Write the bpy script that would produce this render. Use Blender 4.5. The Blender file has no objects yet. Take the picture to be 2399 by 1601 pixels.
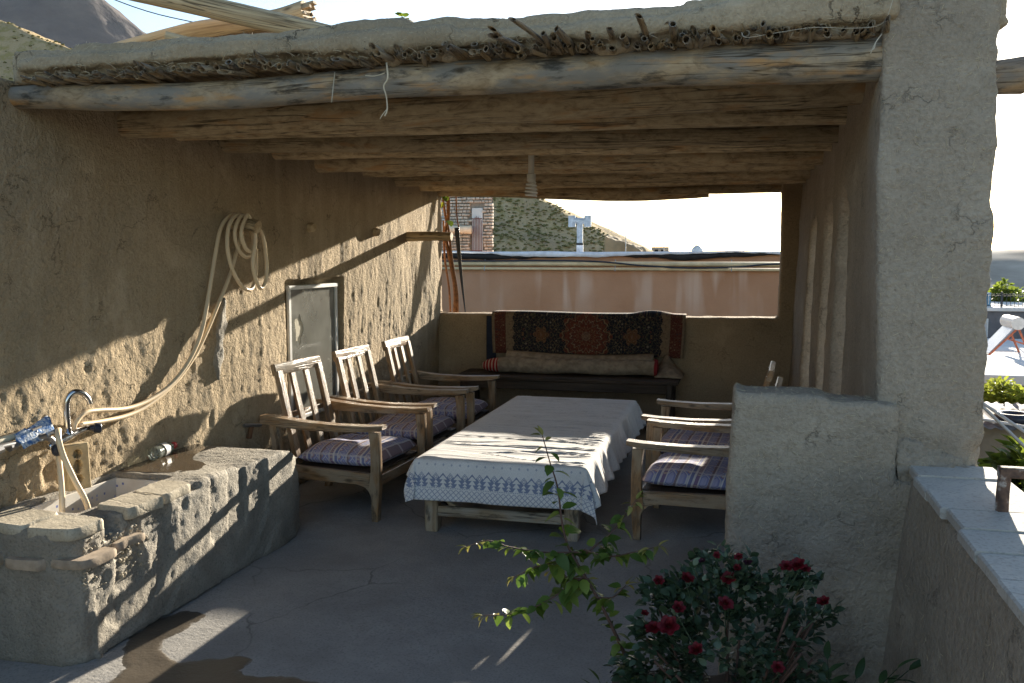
import bpy, math, random
import numpy as np
from mathutils import Vector, Matrix
R = math.radians
random.seed(7); rng = np.random.default_rng(7)
sc = bpy.context.scene
C = sc.collection

# ---------------------------------------------------------------- camera, sky, sun, exposure
cd = bpy.data.cameras.new('camera'); cam = bpy.data.objects.new('camera', cd); C.objects.link(cam)
cd.sensor_width = 36; cd.lens = 31.59; cd.clip_start = .05; cd.clip_end = 6000
cam.location = (0, 0, 1.70); cam.rotation_euler = (R(90 - 5.375), 0, R(14.30))
sc.camera = cam

SUN = Vector((.152, 1, .207)).normalized()          # towards the sun
elev = math.asin(SUN.z); azim = math.atan2(SUN.x, SUN.y)
w = bpy.data.worlds.new('World'); sc.world = w; w.use_nodes = True
wn = w.node_tree.nodes; bg = wn['Background']
sky = wn.new('ShaderNodeTexSky'); sky.sky_type = 'NISHITA'; sky.sun_disc = False
sky.sun_elevation = elev; sky.sun_rotation = azim
sky.altitude = 1500; sky.air_density = 1.0; sky.dust_density = 1.3; sky.ozone_density = 1.0
w.node_tree.links.new(sky.outputs[0], bg.inputs[0]); bg.inputs[1].default_value = .078
sl = bpy.data.lights.new('sun', 'SUN'); sl.energy = 5; sl.angle = R(.53); sl.color = (1, .90, .74)
so = bpy.data.objects.new('sun', sl); C.objects.link(so); so.location = (8, 40, 14)
so.rotation_euler = (-SUN).to_track_quat('-Z', 'Y').to_euler()
vs = sc.view_settings; vs.view_transform = 'Standard'; vs.look = 'None'; vs.exposure = 1.97; vs.gamma = 1; vs.use_curve_mapping = False
sc.cycles.max_bounces = 10; sc.cycles.diffuse_bounces = 5

# ---------------------------------------------------------------- noise
def _h(i, j, k):
    h = (i * 374761393 + j * 668265263 + k * 1440662683) & 0xffffffff
    h = ((h ^ (h >> 13)) * 1274126177) & 0xffffffff
    return ((h ^ (h >> 16)) & 0xffffff) / float(0xffffff) * 2 - 1
def vn(p):
    i = np.floor(p).astype(np.int64); f = p - i; u = f * f * (3 - 2 * f)
    x, y, z = i.T; a, b, c = u.T
    r = 0
    for dx in (0, 1):
        for dy in (0, 1):
            for dz in (0, 1):
                r = r + _h(x + dx, y + dy, z + dz) * (a if dx else 1 - a) * (b if dy else 1 - b) * (c if dz else 1 - c)
    return r
def fbm(p, scale=1., octv=4, gain=.5, off=0.):
    p = np.asarray(p, float) * scale + off
    r = 0; amp = 1
    for o in range(octv):
        r = r + amp * vn(p + 17.3 * o); p = p * 2.03; amp *= gain
    return r

# ---------------------------------------------------------------- materials
class Mat:
    def __init__(s, name, rough=.9, spec=.3):
        s.m = bpy.data.materials.new(name); s.m.use_nodes = True
        s.t = s.m.node_tree; s.n = s.t.nodes; s.l = s.t.links; s.b = s.n['Principled BSDF']
        s.b.inputs['Roughness'].default_value = rough; s.b.inputs['Specular IOR Level'].default_value = spec
    def put(s, sock, v):
        if isinstance(v, bpy.types.NodeSocket): s.l.new(v, sock)
        elif v is not None:
            if isinstance(v, (tuple, list)) and sock.type == 'RGBA' and len(v) == 3: v = (*v, 1)
            sock.default_value = v
    def co(s, kind='Object'):
        if kind == 'gr':
            a = s.n.new('ShaderNodeAttribute'); a.attribute_name = 'gr'; return a.outputs['Vector']
        return s.n.new('ShaderNodeTexCoord').outputs[kind]
    def map(s, v, scale=(1, 1, 1), loc=(0, 0, 0), rot=(0, 0, 0)):
        m = s.n.new('ShaderNodeMapping'); s.l.new(v, m.inputs[0])
        m.inputs['Scale'].default_value = scale; m.inputs['Location'].default_value = loc; m.inputs['Rotation'].default_value = rot
        return m.outputs[0]
    def noise(s, v, scale=5, detail=5, rough=.55, dist=0, out='Fac'):
        n = s.n.new('ShaderNodeTexNoise'); s.l.new(v, n.inputs['Vector'])
        n.inputs['Scale'].default_value = scale; n.inputs['Detail'].default_value = detail
        n.inputs['Roughness'].default_value = rough; n.inputs['Distortion'].default_value = dist
        return n.outputs[out]
    def vor(s, v, scale=5, feature='F1', out='Distance', rand=1.):
        n = s.n.new('ShaderNodeTexVoronoi'); n.feature = feature; s.l.new(v, n.inputs['Vector'])
        n.inputs['Scale'].default_value = scale; n.inputs['Randomness'].default_value = rand
        return n.outputs[out]
    def ramp(s, f, stops, mode='LINEAR'):
        n = s.n.new('ShaderNodeValToRGB'); n.color_ramp.interpolation = mode; s.put(n.inputs[0], f)
        e = n.color_ramp.elements
        while len(e) < len(stops): e.new(.5)
        for el, (p, c) in zip(e, stops):
            el.position = p; el.color = (c, c, c, 1) if not isinstance(c, (tuple, list)) else (*c, 1)
        return n.outputs[0]
    def mix(s, f, a, b, mode='MIX'):
        n = s.n.new('ShaderNodeMix'); n.data_type = 'RGBA'; n.blend_type = mode
        s.put(n.inputs[0], f); s.put(n.inputs[6], a); s.put(n.inputs[7], b); return n.outputs[2]
    def ma(s, op, a, b=None, c=None, clamp=False):
        n = s.n.new('ShaderNodeMath'); n.operation = op; n.use_clamp = clamp
        s.put(n.inputs[0], a); s.put(n.inputs[1], b); s.put(n.inputs[2], c); return n.outputs[0]
    def sep(s, v):
        n = s.n.new('ShaderNodeSeparateXYZ'); s.l.new(v, n.inputs[0]); return n.outputs
    def comb(s, x, y, z=0):
        n = s.n.new('ShaderNodeCombineXYZ'); s.put(n.inputs[0], x); s.put(n.inputs[1], y); s.put(n.inputs[2], z); return n.outputs[0]
    def rnd(s): return s.n.new('ShaderNodeObjectInfo').outputs['Random']
    def bump(s, h, strength=.5, dist=.01, normal=None):
        n = s.n.new('ShaderNodeBump'); s.put(n.inputs['Height'], h)
        n.inputs['Strength'].default_value = strength; n.inputs['Distance'].default_value = dist
        if normal is not None: s.l.new(normal, n.inputs['Normal'])
        return n.outputs[0]
    def set(s, col=None, rough=None, normal=None, **k):
        s.put(s.b.inputs['Base Color'], col)
        if rough is not None: s.put(s.b.inputs['Roughness'], rough)
        if normal is not None: s.l.new(normal, s.b.inputs['Normal'])
        for a, v in k.items(): s.put(s.b.inputs[a.replace('_', ' ')], v)
        return s.m

def plain(name, col, rough=.7, var=.25, scale=12, **k):
    m = Mat(name, rough); v = m.co()
    n = m.noise(v, scale, 5); lo = tuple(c * (1 - var) for c in col); hi = tuple(min(1, c * (1 + var)) for c in col)
    return m.set(m.ramp(n, [(.3, lo), (.7, hi)]), normal=m.bump(m.noise(v, scale * 6, 4), .25, .004), **k)

def clay(name, base, dark, pale, crack=.8, grain=1., straw=True, drip=False):
    m = Mat(name, .95, .15); v = m.co()
    big = m.noise(v, 1.3, 6, .6); mid = m.noise(v, 7, 6, .6); fine = m.noise(v, 70, 5, .65)
    col = m.ramp(big, [(.3, dark), (.52, base), (.74, pale)])
    col = m.mix(m.ramp(mid, [(.35, .0), (.75, .55)]), col, tuple(c * 1.12 for c in base))
    col = m.mix(m.ramp(fine, [(.3, .45), (.6, 0)]), col, tuple(c * .55 for c in dark))
    blot = m.noise(v, .55, 4, .7); col = m.mix(m.ramp(blot, [(.36, .42), (.5, 0)]), col, tuple(c * .62 for c in dark)); col = m.mix(m.ramp(m.noise(v, 2.6, 5, .65), [(.58, 0), (.68, .45)]), col, tuple(min(1, c * 1.15) for c in pale))
    if drip:
        st = m.noise(m.map(v, (7, 7, .55)), 1.4, 4)
        col = m.mix(m.ramp(st, [(.5, 0), (.72, .5)]), col, pale)
    # shrinkage cracks: cell borders bent by noise, present only in patches
    wv = m.mix(.35, v, m.noise(v, 4.5, 6, .65, out='Color'), 'ADD')
    ed = m.vor(wv, 4.2, 'DISTANCE_TO_EDGE')
    mask = m.ramp(m.noise(v, 4.5, 3), [(.52, 0), (.60, 1)])
    ck = m.ma('MULTIPLY', m.ramp(ed, [(.0, 1), (.010, .7), (.024, 0)]), mask)
    ck = m.ma('MULTIPLY', ck, crack)
    col = m.mix(ck, col, tuple(c * .28 for c in dark))
    pits = m.ramp(m.vor(v, 46), [(.0, 1), (.13, 0)])
    pm = m.ramp(m.noise(v, 11, 2), [(.52, 0), (.62, 1)])
    pit = m.ma('MULTIPLY', pits, pm)
    col = m.mix(m.ma('MULTIPLY', pit, .6), col, tuple(c * .35 for c in dark))
    if straw:
        s = m.noise(m.map(v, (16, 90, 150), rot=(.5, .3, .8)), 1.6, 2, .4)
        s2 = m.noise(m.map(v, (120, 25, 90), rot=(.2, .9, .1)), 1.6, 2, .4)
        sw = m.ma('MAXIMUM', m.ramp(s, [(.68, 0), (.73, .5)]), m.ramp(s2, [(.68, 0), (.73, .5)]))
        col = m.mix(sw, col, (.55, .46, .32))
    h = m.ma('ADD', m.ma('MULTIPLY', fine, .5 * grain), m.ma('MULTIPLY', m.noise(v, 26, 5, .6), .9 * grain))
    h = m.ma('SUBTRACT', h, m.ma('MULTIPLY', ck, .7)); h = m.ma('SUBTRACT', h, m.ma('MULTIPLY', pit, .5))
    return m.set(col, normal=m.bump(h, .8, .016))

def wood(name, base, dark, pale, grain=26, rough=.75, grey=None, knots=True, along=1.4, orange=None, tone=0., spec=.3):
    m = Mat(name, rough, spec); g = m.co('gr'); o = m.rnd()
    v = m.mix(1, g, m.comb(m.ma('MULTIPLY', o, 31.), m.ma('MULTIPLY', o, 17.), 0), 'ADD')
    st = m.map(v, (along, grain, grain))
    n1 = m.noise(st, 1.2, 6, .62, .6); n2 = m.noise(m.map(v, (along * 3, grain * 4, grain * 4)), 1.4, 4)
    col = m.ramp(n1, [(.3, dark), (.5, base), (.7, pale)])
    col = m.mix(m.ramp(n2, [(.55, 0), (.75, .4)]), col, tuple(c * .4 for c in dark))
    if grey:
        gm = m.ramp(m.noise(m.map(v, (3.2, 9, 9)), 1.3, 6, .6), [(.42, 0), (.58, .85)])
        col = m.mix(gm, col, grey)
        bm = m.ramp(m.noise(m.map(v, (5., 16, 16)), 1.1, 6, .65, dist=.2), [(.55, 0), (.66, .85)])
        col = m.mix(bm, col, tuple(c * .16 for c in grey))
    if orange:
        om = m.ramp(m.noise(m.map(v, (4., 16, 16)), 1., 5), [(.56, 0), (.68, .8)])
        col = m.mix(om, col, orange)
    ck = m.ramp(m.noise(m.map(v, (.9, grain * 1.6, grain * 1.6)), 1., 3, .5, 1.2), [(.472, 0), (.5, .95), (.528, 0)])
    ckm = m.ramp(m.noise(m.map(v, (.9, 4, 4)), 1.3, 2), [(.44, 0), (.54, 1)])
    ck = m.ma('MULTIPLY', ck, ckm)
    col = m.mix(ck, col, tuple(c * .2 for c in dark))
    if knots:
        kv = m.vor(m.map(v, (2.2, 5., 5.)), 1.2)
        col = m.mix(m.ramp(kv, [(.03, .85), (.10, 0)]), col, tuple(c * .35 for c in dark))
    h = m.ma('SUBTRACT', m.ma('ADD', n1, m.ma('MULTIPLY', n2, .4)), m.ma('MULTIPLY', ck, .8))
    if tone: col = m.mix(1., col, m.ramp(o, [(0, 1 - tone), (.5, 1.), (1, 1 + tone * .4)]), 'MULTIPLY')
    return m.set(col, normal=m.bump(h, .5, .006))

# ---------------------------------------------------------------- mesh helpers
def link(o, parent=None, label=None, cat=None, group=None, kind=None):
    C.objects.link(o)
    if parent is not None: o.parent = parent
    tag(o, label, cat, group, kind); return o
def tag(o, label=None, cat=None, group=None, kind=None):
    if label: o['label'] = label
    if cat: o['category'] = cat
    if group: o['group'] = group
    if kind: o['kind'] = kind
    return o
def thing(name, label, cat, loc=(0, 0, 0), rz=0, group=None):
    o = bpy.data.objects.new(name, None); o.location = loc; o.rotation_euler = (0, 0, rz); o.empty_display_size = .1
    return link(o, None, label, cat, group)
def np_mesh(name, v, quads, smooth=True, gr=None):
    me = bpy.data.meshes.new(name); v = np.asarray(v, np.float32); q = np.asarray(quads, np.int32); n = q.shape[1]
    me.vertices.add(len(v)); me.vertices.foreach_set('co', v.ravel())
    me.loops.add(q.size); me.loops.foreach_set('vertex_index', q.ravel())
    me.polygons.add(len(q)); me.polygons.foreach_set('loop_start', np.arange(0, q.size, n, dtype=np.int32))
    me.polygons.foreach_set('loop_total', np.full(len(q), n, np.int32))
    me.polygons.foreach_set('use_smooth', np.full(len(q), smooth))
    me.update(calc_edges=True); me.validate()
    if gr is not None:
        a = me.attributes.new('gr', 'FLOAT_VECTOR', 'POINT'); a.data.foreach_set('vector', np.asarray(gr, np.float32).ravel())
    return me
def mesh_obj(name, me, mat, parent=None, **k):
    if mat is not None and not me.materials: me.materials.append(mat)
    return link(bpy.data.objects.new(name, me), parent, **k)
def normals(v, q):
    a = v[q[:, 2]] - v[q[:, 0]]; b = v[q[:, 3]] - v[q[:, 1]] if q.shape[1] == 4 else v[q[:, 1]] - v[q[:, 0]]
    fn = np.cross(a, b) if q.shape[1] == 4 else np.cross(b, a)
    n = np.zeros_like(v)
    for k in range(q.shape[1]):
        for c in range(3): n[:, c] += np.bincount(q[:, k], fn[:, c], len(v))
    return n / np.maximum(np.linalg.norm(n, axis=1, keepdims=True), 1e-9)
def vox(lo, hi, sp, pred, smooth=2):
    """surface of the solid where pred(x,y,z) holds, as quads, with the edges rounded off"""
    lo = np.array(lo, float); hi = np.array(hi, float); sp = np.array(sp if hasattr(sp, '__len__') else (sp,) * 3, float)
    N = np.maximum(1, np.round((hi - lo) / sp).astype(int)); sp = (hi - lo) / N
    ax = [lo[i] + sp[i] * (np.arange(N[i]) + .5) for i in range(3)]
    occ = pred(*np.meshgrid(*ax, indexing='ij'))
    o = np.zeros(N + 2, bool); o[1:-1, 1:-1, 1:-1] = occ
    NV = N + 1; F = []
    def vid(i, j, k): return (i * NV[1] + j) * NV[2] + k
    for a in range(3):
        A = np.take(o, range(0, N[a] + 1), a); B = np.take(o, range(1, N[a] + 2), a)
        sl_ = [slice(1, -1)] * 3; sl_[a] = slice(None); A = A[tuple(sl_)]; B = B[tuple(sl_)]
        e1 = np.eye(3, dtype=int)[(a + 1) % 3]; e2 = np.eye(3, dtype=int)[(a + 2) % 3]
        for msk, flip in ((A & ~B, False), (B & ~A, True)):
            i = np.argwhere(msk)
            if len(i):
                q = np.stack([vid(*(i + d).T) for d in (0 * e1, e1, e1 + e2, e2)], 1); F.append(q[:, ::-1] if flip else q)
    q = np.concatenate(F); u, inv = np.unique(q, return_inverse=True); q = inv.reshape(-1, 4)
    ijk = np.stack([u // (NV[1] * NV[2]), (u // NV[2]) % NV[1], u % NV[2]], 1); v = lo + ijk * sp
    e = np.concatenate([q[:, [0, 1]], q[:, [1, 2]], q[:, [2, 3]], q[:, [3, 0]]])
    cnt = np.bincount(e.ravel(), minlength=len(v))[:, None]
    for _ in range(smooth):
        s = np.zeros_like(v)
        for c in range(3):
            s[:, c] = np.bincount(e[:, 0], v[e[:, 1], c], len(v)) + np.bincount(e[:, 1], v[e[:, 0], c], len(v))
        v = v * .35 + s / cnt * .65
    return v, q
def mudmesh(name, lo, hi, sp, pred, mat, disp, smooth=3, warp=None, parent=None, **k):
    v, q = vox(lo, hi, sp, pred, smooth); n = normals(v, q)
    v = v + n * disp(v)[:, None]
    if warp is not None: v = warp(v)
    return mesh_obj(name, np_mesh(name, v, q), mat, parent, **k), v, q

class MB:
    def __init__(s): s.v = []; s.f = []; s.g = []
    def add(s, v, f, g=None):
        o = len(s.v); s.v += [tuple(map(float, p)) for p in v]; s.f += [tuple(i + o for i in q) for q in f]
        s.g += [tuple(map(float, p)) for p in (g if g is not None else v)]
    def ring(s, path, radii, seg=10, caps=True, sx=1., sy=1., up=None, sect=None, seed=None, lump=0.):
        """tube (or bar, with sect) along a path"""
        path = [Vector(p) for p in path]; n = len(path)
        if not hasattr(radii, '__len__'): radii = [radii] * n
        go = random.random() * 50 if seed is None else seed
        t0 = (path[1] - path[0]).normalized(); u = Vector(up) if up is not None else (Vector((0, 0, 1)) if abs(t0.z) < .9 else Vector((1, 0, 0)))
        L = 0; V = []; G = []; K = []; D = []
        sec = sect or [(math.cos(2 * math.pi * k / seg) * sx, math.sin(2 * math.pi * k / seg) * sy) for k in range(seg)]
        seg = len(sec)
        for i, p in enumerate(path):
            t = (path[min(i + 1, n - 1)] - path[max(i - 1, 0)]).normalized()
            u = (u - t * u.dot(t)).normalized(); b = t.cross(u)
            if i: L += (p - path[i - 1]).length
            for a, c in sec:
                r = radii[i]; K.append((L * 3 + go, a * 1.2, c * 1.2)); D.append((b * (a * r) + u * (c * r))); V.append(p); G.append((L + go, a * radii[i] + go, c * radii[i]))
        V = np.array(V) + np.array(D) * ((1 + lump * fbm(np.array(K), 1., 3))[:, None] if lump else 1)
        F = [(i * seg + k, i * seg + (k + 1) % seg, (i + 1) * seg + (k + 1) % seg, (i + 1) * seg + k) for i in range(n - 1) for k in range(seg)]
        if caps: F += [tuple(range(seg))[::-1], tuple(range((n - 1) * seg, n * seg))]
        s.add(V, [f[::-1] for f in F], G); return s
    def bar(s, p0, p1, w_, h_, up=(0, 0, 1), ch=.12):
        a, b = w_ / 2, h_ / 2; c = min(a, b) * ch * 2
        sec = [(a, -b + c), (a, b - c), (a - c, b), (-a + c, b), (-a, b - c), (-a, -b + c), (-a + c, -b), (a - c, -b)]
        p0 = Vector(p0); p1 = Vector(p1); t = (p1 - p0).normalized()
        if abs(t.dot(Vector(up))) > .95: up = (1, 0, 0)
        return s.ring([p0, p0.lerp(p1, .5), p1], 1., sect=sec, up=up)
    def box(s, lo, hi, ch=.1):
        lo = Vector(lo); hi = Vector(hi); m = (lo + hi) / 2
        return s.bar((lo.x, m.y, m.z), (hi.x, m.y, m.z), hi.y - lo.y, hi.z - lo.z, ch=ch)
    def plate(s, poly, y0, y1, axis='y', ch=.004):
        """polygon in x-z extruded along y, with a small chamfer"""
        n = len(poly); cx = sum(p[0] for p in poly) / n; cz = sum(p[1] for p in poly) / n; V = []; G = []; go = random.random() * 40
        def ins(p, d):
            dx, dz = p[0] - cx, p[1] - cz; l = math.hypot(dx, dz) or 1; return (p[0] - dx / l * d, p[1] - dz / l * d)
        w_ = max(p[0] for p in poly) - min(p[0] for p in poly); hh = max(p[1] for p in poly) - min(p[1] for p in poly)
        for y, d in ((y0, ch), (y0 + ch, 0), (y1 - ch, 0), (y1, ch)):
            for p in poly:
                a, b = ins(p, d); V.append((a, y, b) if axis == 'y' else (y, a, b))
                G.append((go + (a if w_ > hh else b), go + (b if w_ > hh else a), y))
        F = [(i * n + k, i * n + (k + 1) % n, (i + 1) * n + (k + 1) % n, (i + 1) * n + k) for i in range(3) for k in range(n)]
        F += [tuple(range(n))[::-1], tuple(range(3 * n, 4 * n))]
        s.add(V, F, G); return s
    def sheet(s, fn, nu, nv, thick=0., closed=False):
        """grid surface fn(u,v) -> point, u,v in 0..1; with thickness along its normals"""
        P = np.array([[fn(i / nu, j / nv) for j in range(nv + 1)] for i in range(nu + 1)], float)
        du = np.gradient(P, axis=0); dv = np.gradient(P, axis=1); nn = np.cross(du, dv); nn /= np.maximum(np.linalg.norm(nn, axis=2, keepdims=True), 1e-9)
        Gd = [(i / nu, j / nv, 0) for i in range(nu + 1) for j in range(nv + 1)]
        m = nv + 1; idx = lambda i, j: i * m + j
        F = [(idx(i, j), idx(i + 1, j), idx(i + 1, j + 1), idx(i, j + 1)) for i in range(nu) for j in range(nv)]
        if not thick: s.add(P.reshape(-1, 3), F, Gd); return s
        T = (nu + 1) * m; V = np.concatenate([P.reshape(-1, 3), (P - nn * thick).reshape(-1, 3)])
        F2 = [tuple(T + k for k in f[::-1]) for f in F]
        bd = [idx(i, 0) for i in range(nu)] + [idx(nu, j) for j in range(nv)] + [idx(i, nv) for i in range(nu, 0, -1)] + [idx(0, j) for j in range(nv, 0, -1)]
        F3 = [(bd[(k + 1) % len(bd)], bd[k], T + bd[k], T + bd[(k + 1) % len(bd)]) for k in range(len(bd))]
        s.add(V, F + F2 + F3, Gd + Gd); return s
    def mesh(s, name, smooth=None):
        me = bpy.data.meshes.new(name); me.from_pydata(s.v, [], s.f); me.update()
        a = me.attributes.new('gr', 'FLOAT_VECTOR', 'POINT'); a.data.foreach_set('vector', np.asarray(s.g, np.float32).ravel())
        if smooth is True: me.polygons.foreach_set('use_smooth', np.full(len(me.polygons), True))
        elif smooth is not None and smooth is not False:
            me.polygons.foreach_set('use_smooth', np.full(len(me.polygons), True)); me.set_sharp_from_angle(angle=R(smooth))
        return me
    def obj(s, name, mat, parent=None, smooth=35, **k): return mesh_obj(name, s.mesh(name, smooth), mat, parent, **k)
def dup(root, loc=None, rz=None, label=None, group=None):
    r = root.copy(); C.objects.link(r)
    if loc is not None: r.location = loc
    if rz is not None: r.rotation_euler = (0, 0, rz)
    if label: r['label'] = label
    if group: r['group'] = group
    for ch in list(root.children):
        c = ch.copy(); C.objects.link(c); c.parent = r
        for g in list(ch.children):
            d = g.copy(); C.objects.link(d); d.parent = c
    return r
def spline(pts, n=8):
    """Catmull-Rom through points"""
    P = [Vector(p) for p in pts]; P = [P[0] * 2 - P[1]] + P + [P[-1] * 2 - P[-2]]; out = []
    for i in range(1, len(P) - 2):
        a, b, c, d = P[i - 1:i + 3]
        for k in range(n):
            t = k / n; out.append(.5 * ((2 * b) + (c - a) * t + (2 * a - 5 * b + 4 * c - d) * t * t + (3 * b - a - 3 * c + d) * t ** 3))
    return out + [P[-2]]
# ---------------------------------------------------------------- shared materials
m_clay = clay('mud_plaster', (.40, .32, .22), (.31, .245, .165), (.47, .385, .275))
m_claywarm = clay('warm_mud_plaster', (.37, .275, .175), (.28, .205, .125), (.43, .33, .22), crack=.35, straw=False)
m_clayrough = clay('weathered_mud_plaster', (.42, .33, .215), (.33, .255, .16), (.50, .40, .275), grain=2.4, drip=True, crack=.65)
m_claygrey = clay('straw_mud_plaster', (.37, .31, .24), (.30, .25, .19), (.43, .365, .285), crack=.45, grain=1.7)
m_beam = wood('beam_timber', (.46, .355, .215), (.22, .155, .085), (.56, .45, .285), orange=(.46, .27, .12), along=9., grain=20, tone=.4)
m_beamgrey = wood('weathered_beam_timber', (.36, .27, .17), (.17, .115, .06), (.46, .36, .235), grey=(.20, .19, .17), orange=(.44, .24, .09), along=8., grain=18)
m_log = wood('pale_log_timber', (.48, .36, .21), (.28, .19, .10), (.58, .46, .30), grain=16, along=.9)
m_chair = wood('chair_wood', (.25, .14, .06), (.125, .068, .028), (.34, .21, .10), grain=34, rough=.38, grey=(.30, .235, .16), along=4., tone=.15, spec=.5)
m_table = wood('table_wood', (.33, .25, .16), (.19, .13, .08), (.42, .34, .23), grain=30, grey=(.36, .32, .26))
m_bench = wood('dark_bench_wood', (.05, .035, .025), (.025, .018, .012), (.08, .055, .04), rough=.6)
m_reed = wood('reed_cane', (.31, .225, .125), (.14, .095, .05), (.42, .32, .19), grain=60, knots=False, grey=(.25, .22, .18))
m_reedhole = plain('reed_inside', (.06, .042, .025), .95)

def concrete(name, base, dark, pale, crack=.6, rough=.85, wet=0., bump=.5, big=1.1, grit=1.):
    m = Mat(name, rough, .35); v = m.co()
    a = m.noise(v, big, 6, .6); b = m.noise(v, 9, 5, .6); f = m.noise(v, 90, 4)
    col = m.ramp(a, [(.3, dark), (.52, base), (.72, pale)])
    col = m.mix(m.ramp(b, [(.4, 0), (.7, .4)]), col, dark)
    col = m.mix(m.ramp(f, [(.32, .5), (.5, 0)]), col, tuple(c * .6 for c in dark))
    wv = m.mix(.35, v, m.noise(v, 2.2, 5, out='Color'), 'ADD')
    ed = m.vor(wv, .85, 'DISTANCE_TO_EDGE')
    ck = m.ma('MULTIPLY', m.ramp(ed, [(0, 1), (.003, .7), (.0065, 0)]), crack)
    ck = m.ma('MULTIPLY', ck, m.ramp(m.noise(v, 1.1, 2), [(.42, 0), (.52, 1)]))
    col = m.mix(ck, col, tuple(c * .3 for c in dark))
    h = m.ma('SUBTRACT', m.ma('ADD', m.ma('MULTIPLY', f, .35 * grit), m.ma('MULTIPLY', m.noise(v, 30 if grit == 1 else 48, 5, .7), grit)), ck)
    return m.set(col, normal=m.bump(h, bump, .008))
m_floor = concrete('terrace_cement', (.32, .305, .285), (.235, .225, .21), (.38, .365, .34), big=1.7)
m_wet = concrete('wet_cement', (.085, .068, .048), (.06, .048, .035), (.105, .085, .06), rough=.32)
_w = Mat('damp_cement', .4, .35); _v = _w.co(); _e = _w.sep(_w.co('gr'))[0]; _n = _w.noise(_v, 16, 5, .6); _wc = _w.ramp(_w.noise(_v, 2.2, 5), [(.3, (.065, .053, .040)), (.7, (.105, .086, .064))])
_ed = _w.ramp(_w.ma('ADD', _e, _w.ma('MULTIPLY', _w.ma('SUBTRACT', _n, .5), .10)), [(.955, 0), (.985, 1)]); m_wet = _w.set(_w.mix(_ed, _wc, (.31, .293, .27)), rough=_w.ramp(_ed, [(0, .38), (1, .85)]), normal=_w.bump(_w.noise(_v, 60, 4), .4, .004))
m_trough = concrete('rough_cement', (.33, .295, .24), (.22, .20, .165), (.40, .365, .30), crack=.2, bump=1., big=3.5, grit=2.2)

# ---------------------------------------------------------------- floor
def floor_pt(u, v):
    x = -3.4 + 4.05 * u; y = -1.6 + 10.8 * v
    return (x, y, 0)
nx, ny = 130, 330
X, Y = np.meshgrid(np.linspace(-3.4, .72, nx + 1), np.linspace(-1.6, 9.25, ny + 1), indexing='ij')
P = np.stack([X.ravel(), Y.ravel(), 0 * X.ravel()], 1)
P[:, 2] = fbm(P, 1.3, 3) * .006 + fbm(P, 9, 2) * .0015
I = np.arange((nx + 1) * (ny + 1)).reshape(nx + 1, ny + 1)
Q = np.stack([I[:-1, :-1], I[1:, :-1], I[1:, 1:], I[:-1, 1:]], -1).reshape(-1, 4)
floor = mesh_obj('terrace_floor', np_mesh('terrace_floor', P, Q), m_floor, kind='structure', label='cracked grey cement floor of the roof terrace')
def blob(name, outline, z, mat, parent, rough=.02, n=10, **k):
    """flat film with a ragged outline, following the floor"""
    pts = spline(list(outline) + [outline[0]], n)[:-1]
    a = np.array([(p[0], p[1], 0) for p in pts]); d = np.stack([fbm(a, 14, 3, off=3), fbm(a, 14, 3, off=9), 0 * a[:, 0]], 1) * rough
    a = a + d; c = a.mean(0); rings = [1, .95, .8, .6, .4, .2]
    V = [c + (a - c) * r for r in rings]; m = len(a)
    V = np.concatenate(V + [c[None]])
    V[:, 2] = z + fbm(np.stack([V[:, 0], V[:, 1], 0 * V[:, 0]], 1), 1.3, 3) * .006 + fbm(np.stack([V[:, 0], V[:, 1], 0 * V[:, 0]], 1), 9, 2) * .0015
    F = [(i * m + k_, i * m + (k_ + 1) % m, (i + 1) * m + (k_ + 1) % m, (i + 1) * m + k_) for i in range(len(rings) - 1) for k_ in range(m)]
    F += [((len(rings) - 1) * m + k_, (len(rings) - 1) * m + (k_ + 1) % m, len(V) - 1) for k_ in range(m)]
    G = [(r, 0, 0) for r in rings for _ in range(m)] + [(0, 0, 0)]
    mb = MB(); mb.add(V, [f[::-1] for f in F], G); return mb.obj(name, mat, parent, smooth=True, **k)
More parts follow.
